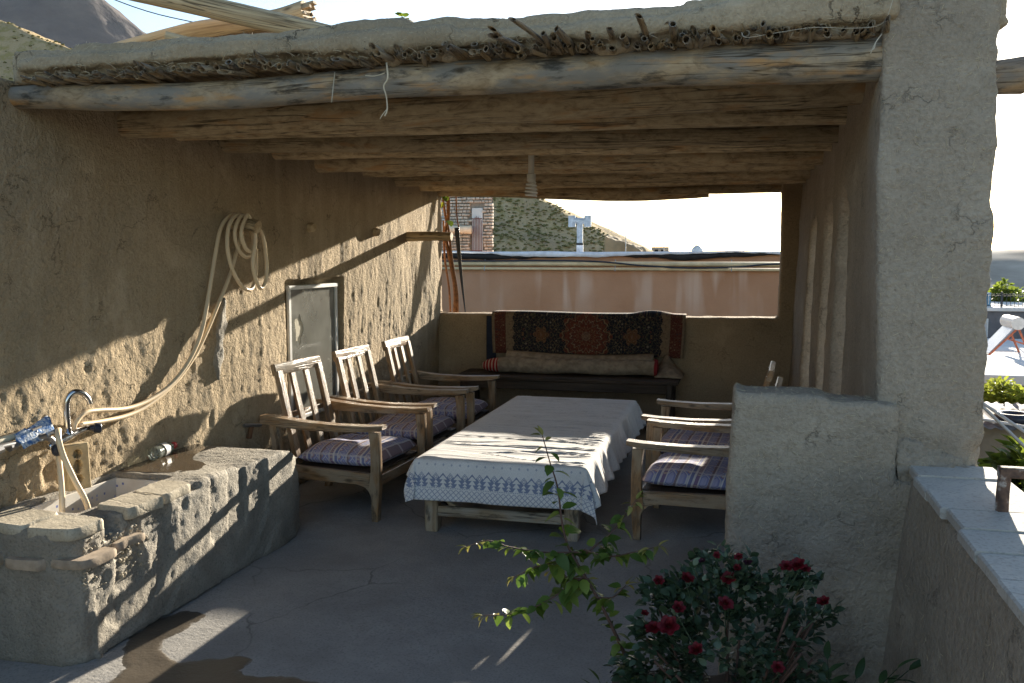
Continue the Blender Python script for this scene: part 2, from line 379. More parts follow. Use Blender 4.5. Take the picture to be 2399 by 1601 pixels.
def damp(outline, sp=.013):
    """damp film on the floor: a fine grid cut to a ragged outline, its rim drying out"""
    pl = np.array([(p[0], p[1]) for p in spline([(*q, 0) for q in outline] + [(*outline[0], 0)], 6)[:-1]]); lo = pl.min(0) - .02; hi = pl.max(0) + .02
    gx = np.arange(lo[0], hi[0], sp); gy = np.arange(lo[1], hi[1], sp); X, Y = np.meshgrid(gx, gy, indexing='ij'); q = np.stack([X.ravel(), Y.ravel()], 1)
    a = pl; c_ = np.roll(pl, -1, 0); ins = np.zeros(len(q), bool); dm = np.full(len(q), 9.)
    for (ax_, ay_), (bx_, by_) in zip(a, c_):
        e = np.array([bx_ - ax_, by_ - ay_]); w = q - (ax_, ay_); t = np.clip((w @ e) / max(1e-9, e @ e), 0, 1); dm = np.minimum(dm, np.hypot(*(w - t[:, None] * e).T))
        cr = (ay_ > q[:, 1]) != (by_ > q[:, 1]); xi = ax_ + (q[:, 1] - ay_) * (bx_ - ax_) / (by_ - ay_ + 1e-12); ins ^= cr & (q[:, 0] < xi)
    p3 = np.stack([q[:, 0], q[:, 1], 0 * q[:, 0]], 1); d = np.where(ins, dm, -dm) + fbm(p3, 11, 4, .6) * .022
    p3[:, 2] = -.005 + .0082 * np.clip((d + .004) / .05, 0, 1) + fbm(p3, 1.3, 3) * .006 + fbm(p3, 9, 2) * .0015
    I = np.arange(len(q)).reshape(X.shape); Q = np.stack([I[:-1, :-1], I[1:, :-1], I[1:, 1:], I[:-1, 1:]], -1).reshape(-1, 4); Q = Q[(d[Q] > -.004).all(1)]
    u, inv = np.unique(Q, return_inverse=True); g = np.stack([1 - np.clip(d[u] / .16, 0, 1) * .2, 0 * d[u], 0 * d[u]], 1)
    return mesh_obj('wet_patch', np_mesh('wet_patch', p3[u], inv.reshape(-1, 4), True, g), m_wet, floor)
damp([(-2.60, 3.22), (-2.66, 3.44), (-2.63, 3.66), (-2.52, 3.72), (-2.44, 3.68), (-2.40, 3.60), (-2.41, 3.48), (-2.40, 3.34), (-2.28, 3.22), (-2.13, 3.29), (-2.04, 3.33), (-1.95, 3.29), (-1.91, 3.17), (-1.66, 3.20), (-1.42, 3.18), (-1.2, 3.05), (-1.4, 2.8), (-2.3, 2.8), (-2.47, 3.05)])

base = MB(); base.box((-3.5, -2, -4.5), (.80, 9.36, -.03), ch=.01)
base.obj('house_base', m_clay, smooth=None, kind='structure', label='mud house body below the terrace')

# ---------------------------------------------------------------- left wall
def lw_x(y): return -3.2 + .012 * (y - 3)
def lw_pred(x, y, z):
    s = (x < -3.2) & (z < 2.485)
    niche = (y > 5.86) & (y < 6.80) & (z > .42) & (z < 1.53) & (x > -3.25)
    return s & ~niche
def lw_disp(v):
    d = fbm(v, .9, 3, off=5) * .020 + fbm(v * np.array([1, 1, .6]), 4.5, 3, off=2) * .0062
    st = v * np.array([1., 24., 4.5]); rough = np.clip(1.5 - v[:, 2] * .55, .25, 1.1)
    far = np.clip((v[:, 1] - 4.2) / 1.5, 0, 1) * .7 + .3
    d += fbm(st, 1., 3) * .0032 * rough * far + fbm(v, 36, 3) * (.0022 + .0022 * np.clip((4.6 - v[:, 1]) / .8, 0, 1)) * rough
    ridge = np.abs(fbm(v * np.array([1, 3.0, .9]), 1.4, 3, off=11)); d += .005 * (.35 - ridge) * far
    low = np.clip((.95 - v[:, 2]) / .5, 0, 1) * np.clip((3.75 - v[:, 1]) / .3, 0, 1); d -= low * (np.abs(fbm(v, 9, 3)) * .05 + .0)
    return d
def lw_warp(v):
    v = v.copy(); v[:, 0] += .012 * (v[:, 1] - 3); k = v[:, 1] < 2.6; v[k, 1] = 2.6 - (2.6 - v[k, 1]) * 7; return v
lw, lwv, lwq = mudmesh('mud_wall', (-3.53, 2.0, 0), (-3.17, 9.12, 2.5), (.03, .0145, .0145), lw_pred, m_clayrough, lw_disp, 2, lw_warp,
    label='long rough mud-plastered wall with the small window, to the left of the table', cat='wall')

# ---------------------------------------------------------------- rear wall with the big opening
def bw_pred(x, y, z): return (z < 1.105 - .004 * (x + 3)) | (x > .350) | (x < -3.17)
def sm_disp(v): return fbm(v, 1.4, 3, off=8) * .010 + fbm(v, 9, 3) * .004 + fbm(v, 35, 2) * .0014
rw, _v, _q = mudmesh('mud_wall', (-3.45, 9.10, 0), (.84, 9.40, 2.5), (.03, .03, .025), bw_pred, m_claywarm, sm_disp, 3,
    label='rear mud wall with the wide open window above the bench', cat='wall')

# ---------------------------------------------------------------- right wall with slits and the front pillar
SL = ((4.57, 5.07), (5.58, 6.28), (6.88, 7.66))
def rt_pred(x, y, z):
    s = (z < 2.49) | ((y < 3.78) & (z < 2.82)); s &= ((x < .82) | (y < 3.8)) & (x > .5)
    for a, b in SL:
        s &= ~((y > a) & (y < b) & (z > .45) & (z < 2.02 - .10 * ((y - (a + b) / 2) / (b - a) * 2) ** 2))
    return s
def rt_disp(v):
    low = np.clip((1.22 - v[:, 2]) / .2, 0, 1) * np.clip((3.62 - v[:, 1]) / .1, 0, 1) * np.clip((v[:, 2] - .6) / .2, 0, 1)
    edge = np.clip((v[:, 0] - .74) / .05, 0, 1)
    return fbm(v, 1.6, 3, off=4) * .012 + fbm(v, 10, 3) * .0045 + fbm(v, 34, 2) * .0018 + low * (fbm(v, 12, 3) * .020 - np.abs(fbm(v, 7, 3, off=3)) * .03 + .012) + edge * (fbm(v, 7, 4) * .010 + fbm(v, 24, 2) * .006)
def rt_warp(v):
    v = v.copy(); y = v[:, 1]; t = np.clip((6.1 - y) / 1.2, 0, 1); t = t * t * (3 - 2 * t)
    inn = np.clip((.80 - v[:, 0]) / .28, 0, 1)
    v[:, 0] += inn * (.048 - .05 * t) - .03 * inn * np.clip((4.0 - y) / .5, 0, 1) - .085 * inn * np.clip(1 - v[:, 2] / 2.3, 0, 1) * np.clip((y - 4.2) / 2, 0, 1)
    v[:, 0] += np.clip((.70 - v[:, 0]) / .2, 0, 1) * .02 * np.sin(v[:, 2] * 2.1) * np.clip((4 - y) / .4, 0, 1)
    return v
rt, rtv, rtq = mudmesh('mud_wall', (.49, 3.36, 0), (.82, 9.14, 2.84), (.025, .0225, .0225), rt_pred, m_claygrey, rt_disp, 3, rt_warp,
    label='right mud wall with three tall slits, ending in the thick front pillar', cat='wall')

# ---------------------------------------------------------------- short wall
def sw_pred(x, y, z): return (z < 1.222 - .035 * (x + .02) / .6) & ((x < .535) | (z < .93))
def sw_disp(v): return fbm(v, 2.2, 3, off=31) * .010 + fbm(v, 12, 3) * .0042 + fbm(v, 40, 2) * .0018
def sw_warp(v):
    v = v.copy(); v[:, 0] -= .03 * np.clip(1 - v[:, 2] / 1.2, 0, 1) * (v[:, 0] < .3); return v
sw, swv, swq = mudmesh('mud_wall', (-.02, 3.30, 0), (.63, 3.56, 1.23), .018, sw_pred, m_claygrey, sw_disp, 4, sw_warp,
    label='short waist-high mud wall behind the rose bush', cat='wall')

# ---------------------------------------------------------------- right parapet with brick coping
def rp_warp(v):
    v = v.copy(); v[:, 0] -= .10 * np.clip(1 - v[:, 2] / .95, 0, 1) * (v[:, 0] < .75); return v
rp, rpv, rpq = mudmesh('parapet_wall', (.595, -1.6, -.4), (.86, 3.42, .948), (.03, .03, .025), lambda x, y, z: z < 9, m_claygrey, sm_disp, 3, rp_warp,
    label='low mud parapet with pale tile coping at the right edge of the terrace', cat='wall')
m_tile = concrete('coping_tile', (.46, .43, .38), (.36, .335, .30), (.55, .52, .47), crack=.3, bump=.4)
y = 3.36
while y > .2:
    d = random.uniform(.185, .215)
    a = y - d; V = []; x0 = .578 + random.uniform(-.01, .01); x1 = .868 + random.uniform(-.012, .012); z = .962 + random.uniform(-.003, .003)
    mb = MB(); mb.bar(((x0 + x1) / 2, a + .004, z), ((x0 + x1) / 2, y - .004, z + random.uniform(-.003, .003)), x1 - x0, .034, ch=.16)
    mb.obj('coping_tile', m_tile, rp, smooth=40); y = a
rubble, _a, _b = mudmesh('broken_mortar', (.535, 3.31, .90), (.81, 3.46, 1.20), .011, lambda x, y, z: (z < .955 + (.20 - .16 * np.clip((x - .54) / .25, 0, 1)) * np.clip((y - 3.31) / .08, 0, 1)),
    m_claygrey, lambda v: (fbm(v, 15, 4) * .016 + fbm(v, 42, 2) * .008), 1, parent=rp)

# straw standing out of the plaster
def straw(name, v, q, mask, n, parent, mat):
    nn = normals(v, q); c = v[q].mean(1); fn = nn[q].mean(1)
    ok = np.where(mask(c, fn))[0]; pick = rng.choice(ok, n); mb = MB()
    for i in pick:
        p = Vector(c[i]) + Vector(fn[i]) * .0015; d = Vector(rng.normal(size=3)); k = Vector(fn[i]); d = (d - k * d.dot(k) * .85).normalized()
        l = random.uniform(.004, .013); t = random.uniform(.0005, .0010)
        mb.ring([p - d * l, p, p + d * l + k * random.uniform(0, .004)], [t, t, t * .7], seg=3, caps=False)
    return mb.obj(name, mat, parent, smooth=True, kind='stuff')
m_straw = plain('straw', (.50, .42, .29), .7)
straw('straw', swv, swq, lambda c, n: (n[:, 1] < -.5) | (n[:, 2] > .5), 750, sw, m_straw)
straw('straw', rtv, rtq, lambda c, n: (n[:, 1] < -.4) & (c[:, 1] < 3.6), 900, rt, m_straw)
straw('straw', lwv, lwq, lambda c, n: (n[:, 0] > .5) & (c[:, 1] > 3.0) & (c[:, 1] < 7), 1500, lw, m_straw)
straw('straw', rpv, rpq, lambda c, n: (n[:, 0] < -.4) & (c[:, 1] > 1.6), 260, rp, m_straw)

# ---------------------------------------------------------------- roof
def ztop(x, y): return 2.613 + .012 * np.sin(x * 2.3) + .15 * np.clip(y - 3.5, 0, 1.25) + .10 * np.clip((x + .25) / .6, 0, 1)
def rf_pred(x, y, z):
    s = (z < ztop(x, y)) & (x > -.92 * y) & (x > -3.5) & (x < .84)
    s &= ~((y < 3.40) & (z < 2.497)); s &= ~((y < 3.37) & (z > ztop(x, y) - .045) )
    return s & ~((x > .5) & (y < 3.40))
def rf_disp(v):
    fr = np.clip((3.55 - v[:, 1]) / .1, 0, 1)
    return fbm(v, 1.5, 3, off=7) * .014 + fbm(v, 8, 3, off=1) * .007 + fr * fbm(v, 30, 2) * .0035 + fr * np.clip((2.515 - v[:, 2]) / .03, 0, 1) * fbm(v, 17, 4) * .015
def rf_warp(v):
    v = v.copy(); k = v[:, 1] > 4.3; v[k, 1] = 4.3 + (v[k, 1] - 4.3) * 2.2; return v
roof = thing('flat_mud_roof', 'flat mud roof on round timber beams over the seating', 'roof', (0, 0, 0))
rfl, rfv, rfq = mudmesh('mud_layer', (-3.5, 3.33, 2.47), (.86, 6.68, 2.90), (.018, .022, .0165), rf_pred, m_clay, rf_disp, 3, rf_warp, parent=roof)
straw('straw', rfv, rfq, lambda c, n: (n[:, 1] < -.3) & (c[:, 1] < 3.6), 900, roof, m_straw)
mat_ = MB(); mat_.box((-3.4, 3.42, 2.462), (.8, 9.5, 2.474), ch=.05)
m_mat = Mat('reed_mat', .9); _c = m_mat.co(); _s = m_mat.noise(m_mat.map(_c, (45, .8, 1)), 1., 3)
m_mat.set(m_mat.ramp(_s, [(.3, (.10, .07, .04)), (.7, (.26, .19, .11))]), normal=m_mat.bump(_s, 1., .02))
mat_.obj('reed_mat', m_mat.m, roof, smooth=None)

def beam(pts, radii, mat, name='beam', seg=18, parent=roof, lump=.05, n=8, **k):
    path = spline(pts, n); rr = np.interp(np.linspace(0, 1, len(path)), np.linspace(0, 1, len(radii)), radii)
    return MB().ring(path, list(rr), seg, lump=lump, **k).obj(name, mat, parent, smooth=50)
def bm_(yl, yr, rl, rr, zb, mat=m_beam, sag=0.):
    pts = []
    for i in range(9):
        t = i / 8; x = -3.45 + 4.15 * t; r = rl + (rr - rl) * t
        pts.append((x, yl + (yr - yl) * t + random.uniform(-.012, .012), zb[0] + (zb[1] - zb[0]) * t + r - sag * math.sin(math.pi * t) + random.uniform(-.007, .007)))
    return beam(pts, [rl, (rl + rr) / 2 * random.uniform(.96, 1.06), rr], mat)
# the front beam, seen in full
beam([(-3.4, 3.47, 2.418), (-3.1, 3.46, 2.417), (-2.6, 3.46, 2.392), (-2.1, 3.465, 2.384), (-1.6, 3.46, 2.395), (-1.15, 3.46, 2.402), (-.6, 3.46, 2.405), (-.1, 3.46, 2.400), (.3, 3.46, 2.395), (.62, 3.46, 2.393)],
     [.050, .056, .058, .064, .070, .076, .080], m_beamgrey, seg=24, lump=.06)
bm_(4.18, 4.28, .076, .098, (2.325, 2.375), sag=.014)
bm_(4.60, 4.98, .052, .066, (2.372, 2.372), sag=-.004)
bm_(5.12, 5.58, .074, .066, (2.352, 2.36), sag=.012)
bm_(5.72, 6.15, .056, .070, (2.372, 2.368))
bm_(6.35, 6.75, .078, .066, (2.345, 2.352), sag=.012)
bm_(7.20, 7.40, .060, .066, (2.378, 2.37))
bm_(7.95, 8.05, .068, .072, (2.35, 2.348), sag=.014)
bm_(8.62, 8.65, .060, .056, (2.36, 2.358))
beam([(-3.4, 9.13, 2.41), (-2.6, 9.12, 2.39), (-2.0, 9.12, 2.362), (-1.4, 9.12, 2.335), (-.8, 9.12, 2.33), (-.33, 9.13, 2.345)], [.062, .066, .07, .072, .062], m_beam)
beam([(-3.4, 9.33, 2.42), (-2, 9.34, 2.41), (-.6, 9.33, 2.40), (.75, 9.33, 2.405)], [.07, .072, .07, .075], m_beam)
# the end of a beam standing out beyond the pillar
beam([(.60, 3.92, 2.392), (.86, 3.92, 2.392), (.97, 3.92, 2.395), (1.035, 3.925, 2.398)], [.062, .063, .067, .072], m_beamgrey, seg=20)

# reeds standing out over the front beam
def reed_mesh(L, r, i):
    seg = 9; mb = MB(); n = 7; rnd = random.Random(i); bend = rnd.uniform(-.08, .08)
    cut = rnd.uniform(.4, 1.8)
    def ringpts(rad, back=0.):
        V = []
        for a in range(n):
            t = a / (n - 1); y_ = L * (1 - t); node = 1 + .10 * math.exp(-((t - .35) / .03) ** 2) + .10 * math.exp(-((t - .75) / .03) ** 2)
            for k in range(seg):
                th = 2 * math.pi * k / seg; dy = -math.cos(th) * rad * cut if a == n - 1 else 0
                V.append((rad * node * math.cos(th) * .95 + bend * t * t * L, y_ + dy + back, rad * node * math.sin(th) + bend * .5 * t * t * L))
        return V
    o = ringpts(r); inn = ringpts(r * .72, .002)
    V = o + inn[-2 * seg:]
    F = [(a * seg + k, (a + 1) * seg + k, (a + 1) * seg + (k + 1) % seg, a * seg + (k + 1) % seg) for a in range(n - 1) for k in range(seg)]
    T = (n - 1) * seg; U = n * seg
    F += [(T + k, U + seg + k, U + seg + (k + 1) % seg, T + (k + 1) % seg) for k in range(seg)]
    F += [(U + seg + k, U + k, U + (k + 1) % seg, U + seg + (k + 1) % seg) for k in range(seg)]
    F += [tuple(U + k for k in range(seg))]
    if i % 3: V = [(v[0] * 1.15, v[1], v[2] * (.55 + .1 * (i % 4))) for v in V]
    mb.add(V, F, [(v[1], v[0] * 1, v[2]) for v in V]); me = mb.mesh('reed', 60); me.materials.append(m_reed); return me
reeds = [reed_mesh(.30, .0098 + .0011 * (i % 4), i) for i in range(10)]
def put_reed(x, y, z, ax, az, s=1., sl=1., k=None):
    o = bpy.data.objects.new('reed', reeds[random.randrange(10) if k is None else k]); link(o, roof)
    o.location = (x, y, z); o.rotation_euler = (az, random.uniform(0, 6.28), ax); o.scale = (s, sl, s); return o
x = -3.04
while x < .43:
    s = random.uniform(.75, 1.25); long = random.random()
    out = random.uniform(-.012, .045) if long < .8 else random.uniform(.05, .10)
    if x < -1.5: out *= .75
    put_reed(x, 3.345 - out, 2.470 + random.uniform(-.004, .010) + (0 if x > -2 else -.006), random.uniform(-.35, .35) if random.random() < .4 else random.uniform(-.1, .1), random.uniform(-.16, .05), s)
    x += .0205 * s * random.uniform(.85, 1.25)
x = -2.98
while x < .42:                       # a looser second layer, half sunk in the mud
    if random.random() < (.6 if x > -.9 else .22):
        s = random.uniform(.7, 1.1); put_reed(x, 3.37 - random.uniform(0, .05), 2.492 + random.uniform(-.003, .008), random.uniform(-.3, .3), random.uniform(-.2, .05), s)
    x += .05
for tx, ty, k in ((-.738, 2.92, 0), (-.867, 3.05, 1), (-.836, 3.13, 2), (-.629, 3.14, 3), (-.482, 3.20, 4), (-.338, 3.03, 5), (-1.363, 3.25, 6), (-.42, 3.26, 7), (-.56, 3.22, 8), (-.70, 3.2, 9), (-1.05, 3.25, 1), (-.25, 3.22, 3), (-1.9, 3.26, 2), (-.1, 3.25, 6)):
    L = 3.5 - ty; put_reed(tx, ty, 2.488 + random.uniform(-.006, .004), random.uniform(-.06, .06), -.04 + random.uniform(-.03, .03), random.uniform(.95, 1.2), L / .30, k)
fib = MB()
for _ in range(260):
    x_ = random.uniform(-3.05, .44); p = Vector((x_, 3.355 + random.uniform(-.02, .02), 2.492 + random.uniform(-.022, .022))); d_ = Vector((random.uniform(-1, 1), -random.uniform(.25, 1.1), random.uniform(-.7, .8))).normalized(); l = random.uniform(.015, .06) * random.uniform(.5, 1.3)
    fib.ring([p, p + d_ * l * .5 + Vector((0, 0, .003)), p + d_ * l], [.0013, .0011, .0006], seg=3, caps=False)
fib.obj('straw_fringe', m_straw, roof, smooth=True, kind='stuff')
# a dry root and loose strings hanging from the edge
m_root = plain('dry_root', (.55, .47, .34), .8)
hr = MB(); hr.ring(spline([(-1.353, 3.34, 2.45), (-1.345, 3.33, 2.39), (-1.362, 3.33, 2.36), (-1.352, 3.33, 2.32), (-1.349, 3.33, 2.27), (-1.36, 3.33, 2.245)], 4), [.004] * 5 + [.003] * 16, 5)
hr.ring(spline([(-1.352, 3.33, 2.27), (-1.37, 3.33, 2.25), (-1.38, 3.33, 2.235)], 3), .002, 5); hr.ring(spline([(-1.36, 3.335, 2.41), (-1.40, 3.33, 2.40), (-1.44, 3.335, 2.405)], 3), .002, 5)
hr.obj('hanging_root', m_root, roof, smooth=True)
m_str = plain('pale_string', (.48, .43, .34), .8)
MB().ring(spline([(-1.593, 3.385, 2.435), (-1.597, 3.375, 2.37), (-1.606, 3.378, 2.315)], 4), .0022, 5).obj('string', m_str, roof, smooth=True)
MB().ring(spline([(-.02, 3.30, 2.475), (.0, 3.29, 2.455), (.10, 3.29, 2.465), (.22, 3.29, 2.475), (.34, 3.29, 2.465), (.43, 3.29, 2.472), (.46, 3.29, 2.53), (.475, 3.30, 2.62)], 5), .0010, 5).obj('string', m_str, roof, smooth=True)
MB().ring(spline([(.44, 3.33, 2.45), (.42, 3.32, 2.42), (.405, 3.32, 2.385)], 4), .002, 5).obj('string', m_str, roof, smooth=True)
MB().ring(spline([(.42, 3.32, 2.42), (.415, 3.315, 2.40), (.40, 3.32, 2.392)], 3), .0016, 5).obj('string', m_str, roof, smooth=True)
# ================================================================ things in the left wall
def peg(y, z, l, r, mat=m_log, parent=lw, droop=0.):
    x = lw_x(y)
    return MB().ring(spline([(x - .06, y, z), (x + l * .5, y - .01, z + .004), (x + l, y - .015, z - droop)], 3), [r * 1.05, r * 1.02, r, r, r * .95, r * .92, r * .9], 12, lump=.08).obj('wooden_peg', mat, parent, smooth=45)
peg(5.22, 1.905, .17, .048, m_log, droop=.015); peg(6.22, 1.915, .045, .036, m_log); peg(7.42, 1.915, .05, .036, m_log)
peg(8.20, 1.895, .46, .045, m_log)
cp, _v, _q = mudmesh('cement_patch', (lw_x(5) - .03, 4.92, .93), (lw_x(5) + .022, 5.14, 1.46), (.011, .011, .011),
    lambda x, y, z: np.abs(y - 5.01 - .05 * np.sin(z * 5)) < .045 * np.sqrt(np.clip(1 - ((z - 1.19) / .26) ** 2, 0, 1)) * (1 + .3 * np.sin(z * 31)),
    m_trough, lambda v: fbm(v, 22, 3) * .006, 3, parent=lw)

# window: pale metal frame, broken pane, panelled shutter behind it
m_white = plain('white_metal', (.62, .62, .60), .5, .12)
m_glass = Mat('dusty_reflection_glass', .12, .5); _g = m_glass.co()
m_glass.set((.24, .24, .215), rough=m_glass.ramp(m_glass.noise(_g, 5, 4), [(.3, .06), (.7, .3)]), Alpha=m_glass.ramp(m_glass.noise(_g, 3, 4), [(.35, .60), (.7, .92)]))  # dust, and the pane's pale reflection put into its colour and alpha
m_shut = plain('grey_shutter', (.16, .155, .14), .7); m_cur = plain('pale_backing', (.50, .46, .36), .9); m_black = plain('dark_room', (.02, .018, .016), .9)
win = thing('window', 'small window with a broken dusty pane, tinted for its reflection, in the left mud wall', 'window', (0, 0, 0)); win.parent = lw
for k_ in ('label', 'category'): del win[k_]
win['label'] = 'broken dusty pane tinted for its pale reflection, in pale metal frame'
wx = lw_x(6.3) - .035
for a, b, w_, h_ in (((wx, 5.93, 1.475), (wx, 6.74, 1.475), .035, .03), ((wx, 5.93, .50), (wx, 6.74, .50), .035, .03), ((wx, 5.945, .50), (wx, 5.945, 1.475), .035, .022), ((wx, 6.725, .50), (wx, 6.725, 1.475), .035, .022)):
    MB().bar(a, b, w_, h_).obj('frame_bar', m_white, win, smooth=30)
# pane with a hole: quads round a ragged hole
hole = [(6.09 + .062 * math.cos(t) * (1 + .25 * math.sin(3 * t + 1)), 1.16 + .105 * math.sin(t) * (1 + .18 * math.cos(5 * t))) for t in np.linspace(0, 2 * math.pi, 24, endpoint=False)]
out_ = []
for t in np.linspace(0, 2 * math.pi, 24, endpoint=False):
    c_, s_ = math.cos(t), math.sin(t); k_ = 1e9
    if c_ > 1e-6: k_ = min(k_, (6.715 - 6.09) / c_)
    if c_ < -1e-6: k_ = min(k_, (5.955 - 6.09) / c_)
    if s_ > 1e-6: k_ = min(k_, (1.46 - 1.16) / s_)
    if s_ < -1e-6: k_ = min(k_, (.515 - 1.16) / s_)
    out_.append((6.09 + c_ * k_, 1.16 + s_ * k_))
V = [(wx, *p) for p in hole] + [(wx, *p) for p in out_] + [(wx - .004, *p) for p in hole] + [(wx - .004, *p) for p in out_]; n = 24
F = [(k, (k + 1) % n, n + (k + 1) % n, n + k) for k in range(n)] + [(2 * n + (k + 1) % n, 2 * n + k, 3 * n + k, 3 * n + (k + 1) % n) for k in range(n)] + [(k, 2 * n + k, 2 * n + (k + 1) % n, (k + 1) % n) for k in range(n)]
for cy_, cz_ in ((5.955, .515), (6.715, .515), (5.955, 1.46), (6.715, 1.46)):
    V += [(wx, cy_, cz_)]; j = min(range(n), key=lambda k: math.hypot(out_[k][0] - cy_, out_[k][1] - cz_))
    for k in (j, (j + 1) % n, (j - 1) % n):
        pass
    i_ = len(V) - 1
    F += [(n + (j - 1) % n, n + j, i_), (n + j, n + (j + 1) % n, i_)]
p = MB(); p.add(V, F); p.obj('pane', m_glass.m, win, smooth=None)
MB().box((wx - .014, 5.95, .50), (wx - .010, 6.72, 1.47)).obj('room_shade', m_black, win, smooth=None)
def cur(u, v): return (wx - .007 + .002 * math.sin(v * 40), 5.96 + v * (.16 + .14 * u + .03 * math.sin(u * 9)), .52 + .94 * u)
MB().sheet(cur, 14, 14).obj('pane_backing', m_cur, win, smooth=True)  # pale sheet behind the left part of the pane
MB().box((wx - .0095, 6.33, .52), (wx - .0072, 6.70, 1.45)).obj('shutter', m_shut, win, smooth=None)
for z0, z1 in ((.6, .95), (1.03, 1.38)):
    for a, b in (((6.40, z0), (6.63, z0)), ((6.40, z1), (6.63, z1)), ((6.40, z0), (6.40, z1)), ((6.63, z0), (6.63, z1))):
        MB().bar((wx - .0065, *a), (wx - .0065, *b), .003, .012).obj('shutter_moulding', m_shut, win, smooth=None)

# ================================================================ wash trough
def tr_pred(x, y, z):
    top = .573 - .03 * np.clip((y - 4.0) / 1., 0, 1) - .10 * np.clip((y - 4.72) / .30, 0, 1) ** 2
    s = (z < top) & (x < -2.62 + .012 * np.sin(y * 7) - .05 * np.clip((y - 4.85) / .2, 0, 1) - .02 * np.clip((.25 - z) / .25, 0, 1) * -1)
    s &= y < 5.04 - .05 * np.clip((z - .3) / .25, 0, 1)
    s &= y > 3.02 + .06 * np.clip((z - .3) / .25, 0, 1) * 0
    s &= ~((x > -2.72) & (y < 3.12) & ((x + 2.72) ** 2 + (y - 3.12) ** 2 > .10 ** 2))
    s &= ~((x > -3.17) & (x < -2.84) & (y > 3.30) & (y < 3.98) & (z > .28))
    # the broken front edge under the slabs
    s &= ~((x > -2.70) & (z > .485) & (y > 3.23) & (y < 3.35)); s &= ~((x > -2.634) & (z > .545) & (y < 3.9)); s &= ~((y < 3.03) & (z > .55))
    return s
def tr_disp(v):
    side = np.clip((v[:, 0] + 2.78) / .08, 0, 1); up = np.clip((v[:, 2] - .12) / .2, 0, 1); near = np.clip((4.3 - v[:, 1]) / .9, .25, 1)
    inn = ((v[:, 0] < -2.83) & (v[:, 1] > 3.2) & (v[:, 1] < 4.1))
    d = fbm(v, 3, 3) * .012 + side * up * near * (fbm(v, 12, 3, .6) * .004 - np.abs(fbm(v, 14, 4, .65)) * .007 + fbm(v, 40, 2) * .0060) + fbm(v, 34, 3) * .0024
    return np.where(inn, fbm(v, 20, 2) * .003, d)
tr = thing('wash_trough', 'rough cement wash trough with a tiled basin along the left wall', 'trough', (-2.9, 4.0, 0))
def kid(o, par):           # world-built part under an empty that stands elsewhere
    o.parent = par; o.matrix_parent_inverse = par.matrix_world.inverted() if False else Matrix.Translation(-Vector(par.location)); return o
trb, _v, _q = mudmesh('trough_body', (-3.26, 2.96, 0), (-2.58, 5.06, .60), .0142, tr_pred, m_trough, tr_disp, 2)
kid(trb, tr)
m_btile = Mat('basin_tile', .35, .5); g = m_btile.co('gr')
cell = m_btile.n.new('ShaderNodeTexVoronoi'); cell.feature = 'F1'; cell.distance = 'CHEBYCHEV'; m_btile.l.new(m_btile.map(g, (1, 0, 1)), cell.inputs['Vector']); cell.inputs['Scale'].default_value = 30; cell.inputs['Randomness'].default_value = .75
sq = m_btile.ramp(cell.outputs['Distance'], [(.17, 1), (.19, 0)]); hue = m_btile.ramp(m_btile.sep(cell.outputs['Color'])[0], [(.0, (.12, .17, .42)), (.40, (.30, .36, .58)), (.72, (.62, .60, .56))], 'CONSTANT')
st_ = m_btile.ramp(m_btile.noise(g, 6, 4), [(.45, 0), (.75, .45)])
m_btile.set(m_btile.mix(st_, m_btile.mix(sq, (.62, .60, .56), hue), (.35, .27, .18)))
for a, b, up in (((-3.155, 3.30, .42), (-3.155, 3.975, .42), None), ((-3.155, 3.965, .42), (-2.845, 3.965, .42), None), ((-2.85, 3.31, .40), (-2.85, 3.97, .40), None), ((-3.155, 3.312, .40), (-2.845, 3.312, .40), None)):
    kid(MB().bar(a, b, .012, .255).obj('basin_tile_panel', m_btile.m, None, smooth=None), tr)
m_slab = concrete('coping_slab', (.44, .385, .29), (.34, .295, .22), (.52, .46, .355), crack=.4, bump=.6, big=6)
def slab(poly, z0, z1, name='coping_slab', mat=m_slab):
    pts = []
    for p, q in zip(poly, poly[1:] + poly[:1]): pts += [(p[0] + (q[0] - p[0]) * t, p[1] + (q[1] - p[1]) * t, 0) for t in (.06, .25, .45, .65, .85, .94)]
    a = np.array(pts)
    a += np.stack([fbm(a, 30, 2, off=5), fbm(a, 30, 2, off=15), 0 * a[:, 0]], 1) * .007; c = a.mean(0); n = len(a)
    V = []
    for s, z in ((.96, z0), (1, z0 + .006), (1, z1 - .010), (.955, z1)):
        for p in a:
            q = c + (p - c) * s; V.append((q[0], q[1], z + .006 * float(fbm(np.array([[q[0], q[1], z]]), 9, 2)[0])))
    F = [(i * n + k, i * n + (k + 1) % n, (i + 1) * n + (k + 1) % n, (i + 1) * n + k) for i in range(3) for k in range(n)] + [tuple(range(n))[::-1], tuple(range(3 * n, 4 * n))]
    mb = MB(); mb.add(V, F); return kid(mb.obj(name, mat, None, smooth=50), tr)
slab([(-3.12, 3.03), (-2.86, 3.02), (-2.85, 3.22), (-3.12, 3.28)], .545, .592); slab([(-2.845, 3.015), (-2.625, 3.02), (-2.605, 3.20), (-2.84, 3.22)], .540, .590)
slab([(-2.80, 3.385), (-2.61, 3.355), (-2.598, 3.59), (-2.80, 3.62)], .535, .588); slab([(-2.795, 3.63), (-2.602, 3.60), (-2.612, 3.83), (-2.80, 3.88)], .538, .586)
m_oldbrick = plain('old_brick', (.34, .27, .20), .9, .3, 20)
slab([(-2.74, 3.02), (-2.575, 3.02), (-2.56, 3.22), (-2.72, 3.22)], .425, .463, 'brick', m_oldbrick); slab([(-2.72, 3.26), (-2.595, 3.26), (-2.585, 3.43), (-2.7, 3.43)], .425, .462, 'brick', m_oldbrick)
